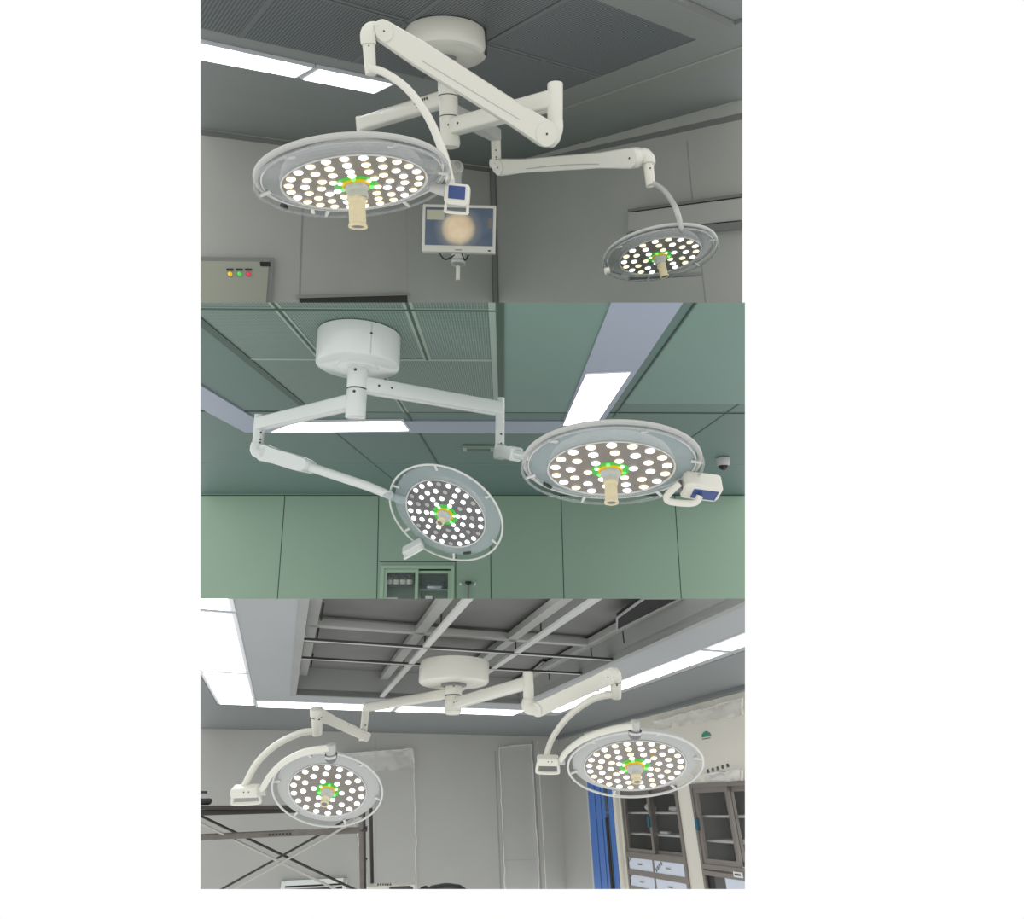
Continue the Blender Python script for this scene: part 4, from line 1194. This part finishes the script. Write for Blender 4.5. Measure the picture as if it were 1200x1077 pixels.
for k in range(5):
    q = P0 + du * Ln * k / 4
    b.box(q + dv * .008, du, dv, wrt.n, .034, .005, .003, M['ink']); b.box(q - dv * .003, du, dv, wrt.n, .042, .005, .003, M['ink']); b.box(q - dv * .013, du, dv, wrt.n, .034, .004, .003, M['ink']); b.box(q, du, dv, wrt.n, .009, .03, .003, M['ink'])
b.box(P0 + du * Ln * .4 - dv * .045, du, dv, wrt.n, Ln * .8, .006, .003, M['ink']); b.box(P0 + du * Ln * .55 - dv * .06, du, dv, wrt.n, Ln * 1.1, .003, .003, M['ink'])
tag(b.build('printed_words', P0), 'row of small dark printed characters with lines above the right cabinet', 'sign')

# plastic film sheets
film('film_clear', (214, 215, 210), .32); film('film_white', (235, 235, 230), .4)
def film_sheet(pl, quad, label, m='film_clear', amp=.012, seed=0., nx=40, ny=40, w0=.02, cl=r3):
    c4 = [V((*pl.uv(*q), 0)) for q in quad]
    b = MB(); grid = []
    for j in range(ny + 1):
        row = []
        for i in range(nx + 1):
            s, t = i / nx, j / ny
            q = (c4[0] * (1 - s) + c4[1] * s) * (1 - t) + (c4[3] * (1 - s) + c4[2] * s) * t
            ed = min(s, 1 - s) * (c4[1] - c4[0]).length; ed = min(ed, min(t, 1 - t) * (c4[3] - c4[0]).length)
            edge = .35 + 1.9 * math.exp(-ed / .05)
            z = noise.noise(V((q.x * 5 + seed, q.y * 5, seed))) + .6 * noise.noise(V((q.x * 14 + seed, q.y * 14, seed)))
            row.append(b.bm.verts.new(pl.p(q.x + .012 * noise.noise(V((q.y * 8, seed, 0))), q.y + .012 * noise.noise(V((q.x * 8, seed, 3))), w0 + amp * edge * z + .018 * math.exp(-ed / .03))))
        grid.append(row)
    for j in range(ny):
        for i in range(nx): b.face([grid[j][i], grid[j][i + 1], grid[j + 1][i + 1], grid[j + 1][i]], M[m])
    # the taped, rolled-over edges of the sheet
    for i0, i1 in ((0, 1), (1, 2), (3, 0)):
        a, b_ = c4[i0], c4[i1]; npt = max(8, int((b_ - a).length / .05)); pts = []
        for k in range(npt + 1):
            q = a.lerp(b_, k / npt); j = noise.noise(V((q.x * 9 + seed, q.y * 9, 7)))
            pts.append(pl.p(q.x + .02 * j, q.y + .02 * noise.noise(V((q.x * 9, q.y * 9 + seed, 2))), w0 + .01))
        ring = []
        for k, p in enumerate(pts):
            d = (pts[min(k + 1, npt)] - pts[max(k - 1, 0)]).normalized(); sd = d.cross(pl.n).normalized()
            rr = .006 + .012 * abs(noise.noise(V((k * .7, seed, 1))))
            ring.append([p + (sd * math.cos(t) + pl.n * math.sin(t)) * rr for t in [2 * PI * h / 7 for h in range(7)]])
        b.loft(ring, M['film_white'])
    cen = pl.p(c4[0].x, c4[0].y, w0)
    return tag(b.build('plastic_film', cen, clip=cl, sharp=50), label, 'plastic film')
film_sheet(wbk, ((398, 886), (484, 880), (488, 1050), (434, 1050)), 'tall crinkled clear film sheet on the far wall right of the scaffold', seed=1.2)
film_sheet(wbk, ((402, 884), (482, 878), (484, 902), (404, 906)), 'crumpled film fold on the far wall behind the left lamp head', 'film_white', .03, 3.3, 30, 10, .06)
film_sheet(wbk, ((584, 876), (622, 872), (632, 1050), (592, 1050)), 'narrow film covered panel on the far wall left of the blue door', seed=5.2, amp=.008)
film_sheet(wrt, ((770, 846), (873, 818), (873, 838), (775, 856)), 'torn shiny film strip along the top of the white wall', 'film_white', .03, 2.7, 40, 8)
film_sheet(wrt, ((812, 911), (873, 902), (873, 914), (815, 917)), 'crinkled film strip just above the right steel cabinet', 'film_white', .02, 8.7, 30, 6)

# louvred vent on the far wall
u0, v0 = wbk.uv(330, 1032); u1, v1 = wbk.uv(407, 1029)
P = wbk.p((u0 + u1) / 2, v0 - .3, .0)
t1 = thing('wall_vent', 'white louvred vent low on the far wall behind the scaffold braces', 'vent', P)
b = MB(); wd = u1 - u0; fw = .05
for (u, v, su, sv) in (((u0 + u1) / 2, v0 - fw / 2, wd, fw), (u0 + fw / 2, v0 - .3, fw, .6), (u1 - fw / 2, v0 - .3, fw, .6)):
    b.box(wbk.p(u, v, .02), wbk.u, wbk.v, wbk.n, su, sv, .04, M['enamel_cool'])
b.build('vent_frame', P, t1, clip=r3)
b = MB()
for k in range(10): b.box(wbk.p((u0 + u1) / 2, v0 - .075 - .035 * k, .02), wbk.u, wbk.v, wbk.n, wd - 2 * fw, .014, .03, M['enamel_grey'])
b.box(wbk.p((u0 + u1) / 2, v0 - .3, .004), wbk.u, wbk.v, wbk.n, wd - 2 * fw, .5, .006, M['seam_dark']); b.build('louvre', P, t1, clip=r3)

# scaffold, lower left
mat('scaffold_steel', (112, 108, 102), .5, .5, noise_amt=.12, nscale=12)
mat('scaffold_dark', (60, 58, 56), .5, .4, noise_amt=.1, nscale=12)
mat('brace_bright', (176, 174, 168), .4, .5)
mat('deck_wood', (160, 154, 142), .6, noise_amt=.1, nscale=6, stretch=(1, 12, 1))
SD = 5.2
sc0 = at(424.5, 1042, SD)
sc_t = thing('scaffold', 'steel frame scaffold with crossed braces in front of the grey far wall', 'scaffold', sc0)
for (xa0, ya0, xb0, yb0, dz, rr, m) in ((423, 952, 424.5, 1050, 0, .021, 'scaffold_steel'), (426.8, 952, 428, 1050, .02, .012, 'scaffold_dark'), (434.5, 948, 436.5, 1050, .55, .018, 'scaffold_dark')):
    b = MB(); b.cyl(at(xa0, ya0, SD + dz), at(xb0, yb0, SD + dz), rr, rr, M[m], 14); b.build('post', at(xb0, yb0, SD + dz), sc_t, clip=r3)
b = MB(); b.beam(at(215, 982, SD), at(425, 972.5, SD), .03, .05, U, M['scaffold_steel'], .45); ld = b.build('ledger', at(330, 977, SD), sc_t, clip=r3)
b = MB()
for k in range(7): b.box(at(316 + 4 * k, 978.3 - .19 * k, SD - .017), E1, U, E1.cross(U), .018, .016, .004, M['scaffold_dark'])
b.build('stamped_mark', at(330, 977, SD), ld)
b = MB(); b.beam(at(215, 953, SD + .4), at(425, 947, SD + .4), .03, .05, U, M['scaffold_dark'], .45); b.build('ledger', at(330, 950, SD + .4), sc_t, clip=r3)
for (xa0, ya0, xb0, yb0, dz, rr, m) in ((215, 946.5, 440, 1054, .5, .011, 'scaffold_dark'), (215, 955, 430, 1060, 0, .010, 'brace_bright'), (240, 1053, 412, 957.5, .5, .011, 'scaffold_dark'), (255, 1053, 424, 958, -.02, .010, 'brace_bright')):
    b = MB(); b.cyl(at(xa0, ya0, SD + dz), at(xb0, yb0, SD + dz), rr, rr, M[m], 10); b.build('brace', at((xa0 + xb0) / 2, (ya0 + yb0) / 2, SD + dz), sc_t, clip=r3)
for yy in (971.5, 1004):
    b = MB(); b.cyl(at(422, yy, SD), at(430, yy + (3 if yy > 990 else 0), SD + .02), .026 if yy < 990 else .01, .022 if yy < 990 else .01, M['scaffold_dark'], 12); b.build('coupler', at(425, yy, SD), sc_t)
# deck plank
dk = E1; b = MB()
q = [at(215, 944, SD - .0), at(338, 943.2, SD), at(338, 943.2, SD) + D1 * .7, at(215, 944, SD) + D1 * .7]
b.slab(q, -U * .02, M['deck_wood']); b.build('deck', at(280, 944, SD), sc_t, clip=r3)
b = MB(); b.beam(at(215, 946.5, SD - .02), at(345, 946, SD - .02), .03, .03, U, M['scaffold_dark'], .2); b.build('deck_shadow', at(280, 946, SD), sc_t, clip=r3)  # dark bar standing in for the shadow under the plank
# dark rolled thing on the deck at the left edge
P = at(241, 940.5, SD + .05); b = MB(); b.lathe(at(234, 939.6, SD + .05), (at(247, 939.3, SD + .05) - at(234, 939.6, SD + .05)), [(0, .03), (.01, .026), (.085, .026), (.1, .022)], M['black_plastic'], 18)
tag(b.build('rolled_bundle', P, clip=r3), 'small black rolled bundle on the scaffold deck at the left edge', 'bundle')
b = MB(); P = at(238, 928.5, SD + .3); b.box(P, E1, U, E1.cross(U), .07, .02, .03, M['tbar_black'], .005); tag(b.build('dark_bracket', P, clip=r3), 'small dark bracket above the black bundle at the left edge', 'bracket')

# things at the bottom edge
P = at(455, 1044, 5.6); b = MB(); b.box(P, E1, U, E1.cross(U), .46, .10, .3, M['wall_warm'], .01)
bx = tag(b.build('white_box', P, clip=r3), 'low white box at the bottom beside the scaffold post', 'box')
b = MB()
for k in range(6): b.box(at(443 + 2.9 * k, 1036.6, 5.44), E1, U, E1.cross(U), .014, .014, .004, M['ink'])
b.build('printed_words', at(450, 1037, 5.44), bx)
b = MB(); P = at(470, 1043, 5.42); b.box(P, E1, U, E1.cross(U), .20, .045, .16, M['black_plastic'], .01)
tag(b.build('black_case', P, clip=r3), 'flat black case beside the low white box at the bottom edge', 'case')
P = at(522, 1052, 5.0); b = MB()
b.lathe(P, U, [(-.1, .20), (-.02, .205), (.05, .19), (.085, .13), (.10, .03)], M['black_plastic'], 32)
so = b.build('stool_seat', P, clip=r3)
tag(so, 'rounded black seat top just showing at the bottom centre edge', 'stool')
P = at(498, 1047, 5.6); b = MB(); b.lathe(P, U, [(-.05, .06), (.02, .07), (.05, .04), (.06, .01)], M['black_plastic'], 24)
tag(b.build('black_pad', P, clip=r3), 'small low black pad left of the rounded black seat', 'pad')

# lit ceiling panels of the room
G3 = 'lit panels round the open ceiling'
def cl3(e0, e1, d0, d1, label):
    pts = [c3(e0, d0, -.010), c3(e1, d0, -.010), c3(e1, d1, -.010), c3(e0, d1, -.010)]
    cen = sum(pts, V()) / 4; t = thing('ceiling_light', label, 'ceiling light', cen, G3)
    b = MB(); b.slab([c3(e0 - .025, d0 - .025, -.006), c3(e1 + .025, d0 - .025, -.006), c3(e1 + .025, d1 + .025, -.006), c3(e0 - .025, d1 + .025, -.006)], U * .02, M['lamp_frame']); b.build('frame', cen, t, clip=r3)
    b = MB(); b.slab(pts, U * .006, M['lamp_diffuser']); b.build('diffuser', cen, t, clip=r3)
xl0 = e3(259, 824.5)[0]; xl1 = e3(282, 763)[0]
ds = [e3(255, 712.5)[1], e3(255, 717.5)[1], e3(275, 786.5)[1], e3(275, 789)[1], e3(275, 824.5)[1]]
g = .012
cl3(xl0, xl1, ds[0] - 1.2, ds[0], 'lit ceiling panel cut by the top left corner of the unfinished room')
cl3(xl0, xl1, ds[1], ds[2], 'large lit ceiling panel in the middle of the left row')
cl3(xl0, xl1, ds[3], ds[4], 'lit ceiling panel at the far end of the left row')
df0 = e3(350, 822.5)[1]; df1 = e3(350, 829)[1]
xf = [e3(303, 826)[0], e3(461, 829)[0], e3(468, 829)[0], e3(611, 833)[0]]
cl3(xf[0], xf[1], df0, df1, 'long narrow lit ceiling panel above the left lamp head')
cl3(xf[2], xf[3], df0, df1, 'long narrow lit ceiling panel behind the white column')
xr0 = e3(760, 785.5)[0]; xr1 = e3(760, 796)[0]
dr_ = [e3(622, 832)[1], e3(703, 810)[1], e3(707, 808)[1], e3(830, 763)[1], e3(838, 760.5)[1]]
cl3(xr0, xr1, dr_[1], dr_[0], 'short lit ceiling panel behind the elbow of the right lamp arm')
cl3(xr0, xr1, dr_[3], dr_[2], 'long lit ceiling panel behind the wrist of the right lamp arm')
cl3(xr0, xr1, dr_[4] - 1.5, dr_[4] - .02, 'lit ceiling panel cut by the right edge of the unfinished room')

# --- twin light of the unfinished room
ct = r3.ceil(532.5, 782)
lamp = thing('surgical_light', 'white twin head surgical light with curved yokes under the open ceiling', 'surgical light', ct)
y = lambda v: r3.drop(ct, v)
hh = (ct - y(802)).length; rc = 40.5 / F * depth_of(ct)
b = MB(); b.lathe(ct, -U, [(-.03, rc), (hh * .85, rc), (hh * .95, rc * .97), (hh, rc * .9), (hh, .10)], M['enamel'], 56)
b.lathe(ct - U * hh, -U, [(-.01, rc * .36), (.012, rc * .36), (.016, rc * .30)], M['grey_plastic'], 32); b.build('ceiling_canopy', ct, lamp)
rk = 9.7 / F * depth_of(ct)
b = MB()
b.cyl(y(803), y(815.5), rk, rk, M['enamel'], 28, .004); b.cyl(y(815), y(816.2), rk * 1.01, rk * 1.01, M['seam_dark'], 28); b.cyl(y(816), y(834), rk, rk * .96, M['enamel'], 28, .006); b.cyl(y(832), y(837.5), rk * .98, rk * .9, M['enamel'], 28, .012)
fd = (CAM - ct).normalized(); screw(b, y(804) + fd * rk, fd, .007)
b.build('column', y(800), lamp)
# left arm, drop, short spring arm, wrist
pL = y(812); eL_ = r3.level(pL, 429, 829)
b = MB(); b.beam(pL, eL_, .062, .068, U, M['enamel'], .25); b.build('extension_arm', pL, lamp)
p0 = r3.drop(eL_, 824); p1 = r3.drop(eL_, 868)
b = MB(); b.beam(p0, p1, .058, .058, E1, M['enamel'], .35); o = b.build('drop_post', p0, lamp)
b = MB(); ff = (CAM - p1).normalized()
for yy in (850, 856): screw(b, r3.drop(eL_, yy) + (ff + E1 * .3).normalized() * .034, ff, .006)
b.build('post_screw', p1, o)
dl_ = depth_of(p1)
J0 = at(428.5, 863, dl_ + .10); J1 = at(372, 836, dl_ * .80)
zz = (CAM - J0).normalized()
b = MB(); b.stick(J0, J1, .036, .040, zz, .06, M['enamel'], .034); o = b.build('spring_arm', J0, lamp)
dS = (J1 - J0).normalized(); q = J0.lerp(J1, .42); us = zz.cross(dS)
b = MB(); b.box(q, dS, us, zz, .012, .09, .065, M['grey_plastic'], .004); b.build('arm_clamp', q, o)
b = MB(); b.stick(J0.lerp(J1, .05), J0.lerp(J1, .5), .028, .030, zz, .066, M['enamel'], .026); b.build('arm_sleeve', q, o)
dk_ = depth_of(J1)
b = MB(); b.cyl(at(371, 829.5, dk_), at(371, 840, dk_), .041, .041, M['enamel'], 24, .012); b.build('elbow', J1, lamp)
b = MB(); b.cyl(at(371.2, 840, dk_), at(372, 861, dk_), .033, .032, M['enamel'], 24, .004); b.cyl(at(371.2, 839.6, dk_), at(371.2, 840.5, dk_), .034, .034, M['seam_dark'], 24); screw(b, at(374, 843.5, dk_ - .033), -FWD, .005); b.build('wrist_sleeve', at(371, 840, dk_), lamp)
H3L = lamp_head(lamp, 384.2, 926.5, 63.3, .578, 8.4, .33, RINGS_SMALL, 'annulus_grey', 'cool', .27, plate=.705, spin=.0, rim='thin', label='lower left lamp head on a double curved yoke', hub_r=.10)
dh = H3L['dep']
tb = [at(369, 857, dk_), at(352, 859, dk_ - .02), at(325, 872, dk_ - .06), at(302, 893, dh + .1), at(288, 918, dh + .05), at(285, 926, dh + .04)]
b = MB(); b.tube(smooth(tb, 8), .021, M['enamel'], 16); b.build('upper_yoke', tb[0], lamp)
cbx = at(288.5, 932, dh + .02); xa = (RIGHT - DOWN * .03).normalized(); ya = -DOWN
ya = (ya - xa * ya.dot(xa)).normalized(); zz = xa.cross(ya)
b = MB(); b.box(cbx + ya * .026, xa, ya, zz, 33 / F * dh, .058, .06, M['enamel'], .016); b.cyl(at(303, 927, dh), at(313, 927, dh), .026, .024, M['enamel_grey'], 18)
cbo = b.build('control_box', cbx, lamp)
b = MB(); screw(b, cbx + ya * .036 + xa * .03 + zz * .030, zz, .004); screw(b, cbx + ya * .036 + xa * .0 + zz * .030, zz, .004); b.build('box_screw', cbx, cbo)
hw = 33 / F * dh / 2
b = MB(); b.tube(smooth([cbx - xa * hw * .9 + ya * .01, cbx - xa * hw - ya * .035, cbx - xa * hw * .8 - ya * .052, cbx + xa * hw * .8 - ya * .048, cbx + xa * hw - ya * .032, cbx + xa * hw * .9 + ya * .01], 5), .0095, M['enamel'], 12); b.build('grip', cbx - ya * .05, cbo)
tb = [at(307, 926, dh), at(316, 910, dh - .08), at(333, 893, dh - .17), at(358, 881, dh - .25), at(387, 876.5, dh - .29)]
b = MB(); b.tube(smooth(tb, 8), .019, M['enamel'], 16); b.build('lower_yoke', tb[0], lamp)
b = MB(); b.cyl(at(388, 872, dh - .28), at(388, 884, dh - .28), .026, .026, M['enamel_grey'], 20, .004); b.cyl(at(388, 884, dh - .28), at(388, 887, dh - .28), .034, .034, M['chrome'], 20); b.ball(at(388, 888, dh - .28), .032, M['grey_plastic'], 16); b.build('yoke_bearing', at(388, 880, dh + .05), lamp)
# right arm
pR = y(825); eR_ = r3.level(pR, 619, 800)
b = MB(); b.beam(pR, eR_, .06, .072, U, M['enamel'], .22); o = b.build('extension_arm', pR, lamp)
dd = (eR_ - pR).normalized(); ss = U.cross(dd).normalized(); ss = ss if ss.dot(CAM - pR) > 0 else -ss
b = MB(); screw(b, pR + dd * .07 + ss * .0305, ss, .006); screw(b, pR + dd * .11 + ss * .0305, ss, .006); b.build('arm_screw', pR, o)
p0 = r3.drop(eR_, 787.5); p1 = r3.drop(eR_, 823)
de = depth_of(p1)
b = MB(); b.cyl(p0, p1, 6.3 / F * de, 6.3 / F * de, M['enamel'], 24, .005); o = b.build('drop_post', p0, lamp)
b = MB(); screw(b, r3.drop(eR_, 816) - FWD * (6.4 / F * de), -FWD, .006); b.build('post_screw', p1, o)
J0 = at(633, 830, de - .03); J1 = at(717, 791.5, de * .90)
b = MB(); b.tube(smooth([p1 + U * .01, r3.drop(eR_, 829), J0], 6), .040, M['enamel'], 18); b.build('elbow', p1, lamp)
zz = (CAM - J0).normalized()
b = MB(); b.stick(J0, J1, .044, .044, zz, .065, M['enamel'], .040); o = b.build('spring_arm', J0, lamp)
dS = (J1 - J0).normalized(); zz = (zz - dS * zz.dot(dS)).normalized()
for J in (J0, J1):
    b = MB(); b.lathe(J + zz * .033, zz, [(0, .041), (.005, .040), (.006, .015)], M['enamel'], 28); screw(b, J + zz * .039, zz, .004); b.build('joint_cap', J, o)
dk_ = depth_of(J1)
b = MB(); b.tube(smooth([J1, at(721, 790.5, dk_), at(722, 796, dk_), at(722, 799, dk_)], 4), .030, M['enamel'], 16); b.cyl(at(722, 797, dk_), at(721.5, 818, dk_), .030, .030, M['enamel'], 24, .004); b.cyl(at(722, 798, dk_), at(722, 799, dk_), .031, .031, M['seam_dark'], 24); screw(b, at(723, 803, dk_ - .03), -FWD, .005); b.build('wrist_sleeve', at(722, 797, dk_), lamp)
H3R = lamp_head(lamp, 743.8, 897.7, 78, .426, -3.2, .35, RINGS_LARGE, 'annulus_grey', 'mixed_even', .235, plate=.755, spin=.1, rim='thin', label='lower right lamp head with many small round lenses', hub_r=.085)
dh = H3R['dep']
tb = [at(718, 814, dk_), at(695, 819, dk_ - .05), at(668, 838, dk_ * .5 + dh * .5 + .05), at(649, 862, dh + .15), at(641, 882, dh + .1), at(639.5, 890, dh + .08)]
b = MB(); b.tube(smooth(tb, 8), .018, M['enamel'], 16, r1=.015); b.build('upper_yoke', tb[0], lamp)
cbx = at(642, 896, dh + .05); xa = (RIGHT + DOWN * .02).normalized(); ya = -DOWN; ya = (ya - xa * ya.dot(xa)).normalized(); zz = xa.cross(ya)
b = MB(); b.box(cbx + ya * .022, xa, ya, zz, 26 / F * dh, .042, .05, M['enamel'], .014); b.cyl(at(654, 892, dh + .04), at(662, 892, dh + .04), .018, .017, M['enamel_grey'], 18)
cbo = b.build('control_box', cbx, lamp)
b = MB(); screw(b, cbx + ya * .028 + xa * .02 + zz * .025, zz, .003); screw(b, cbx + ya * .028 + zz * .025, zz, .003); b.build('box_screw', cbx, cbo)
hw = 26 / F * dh / 2
b = MB(); b.tube(smooth([cbx - xa * hw * .9 + ya * .01, cbx - xa * hw - ya * .03, cbx - xa * hw * .8 - ya * .044, cbx + xa * hw * .8 - ya * .044, cbx + xa * hw - ya * .03, cbx + xa * hw * .9 + ya * .01], 5), .008, M['enamel'], 12); b.build('grip', cbx - ya * .05, cbo)
tb = [at(657, 891, dh + .04), at(665, 880, dh - .06), at(684, 866, dh - .18), at(712, 856, dh - .28), at(742, 851, dh - .32)]
b = MB(); b.tube(smooth(tb, 8), .015, M['enamel'], 16); b.build('lower_yoke', tb[0], lamp)
b = MB(); b.cyl(at(744, 845, dh - .31), at(744, 856, dh - .31), .022, .022, M['enamel_grey'], 20, .004); b.cyl(at(744, 856, dh - .31), at(744, 859, dh - .31), .032, .032, M['chrome'], 20); b.ball(at(744, 860, dh - .31), .03, M['grey_plastic'], 16); b.build('yoke_bearing', at(744, 853, dh + .14), lamp)

# ================================================================ sky, camera, view
wd = bpy.data.worlds.new('white_studio'); SC.world = wd; wd.use_nodes = True
bg = wd.node_tree.nodes['Background']; bg.inputs['Color'].default_value = (1, 1, 1, 1); bg.inputs['Strength'].default_value = 1.0
cam = bpy.data.cameras.new('camera'); co = bpy.data.objects.new('camera', cam); COL.objects.link(co)
cam.sensor_width = 36; cam.sensor_fit = 'HORIZONTAL'; cam.lens = F / 1200 * 36; cam.clip_start = .05; cam.clip_end = 200
co.location = CAM; co.rotation_euler = (PI / 2 + math.asin(SU), 0, 0)
SC.camera = co
vs_ = SC.view_settings
vs_.view_transform = 'Standard'; vs_.look = 'None'; vs_.exposure = 0; vs_.gamma = 1; vs_.use_curve_mapping = False
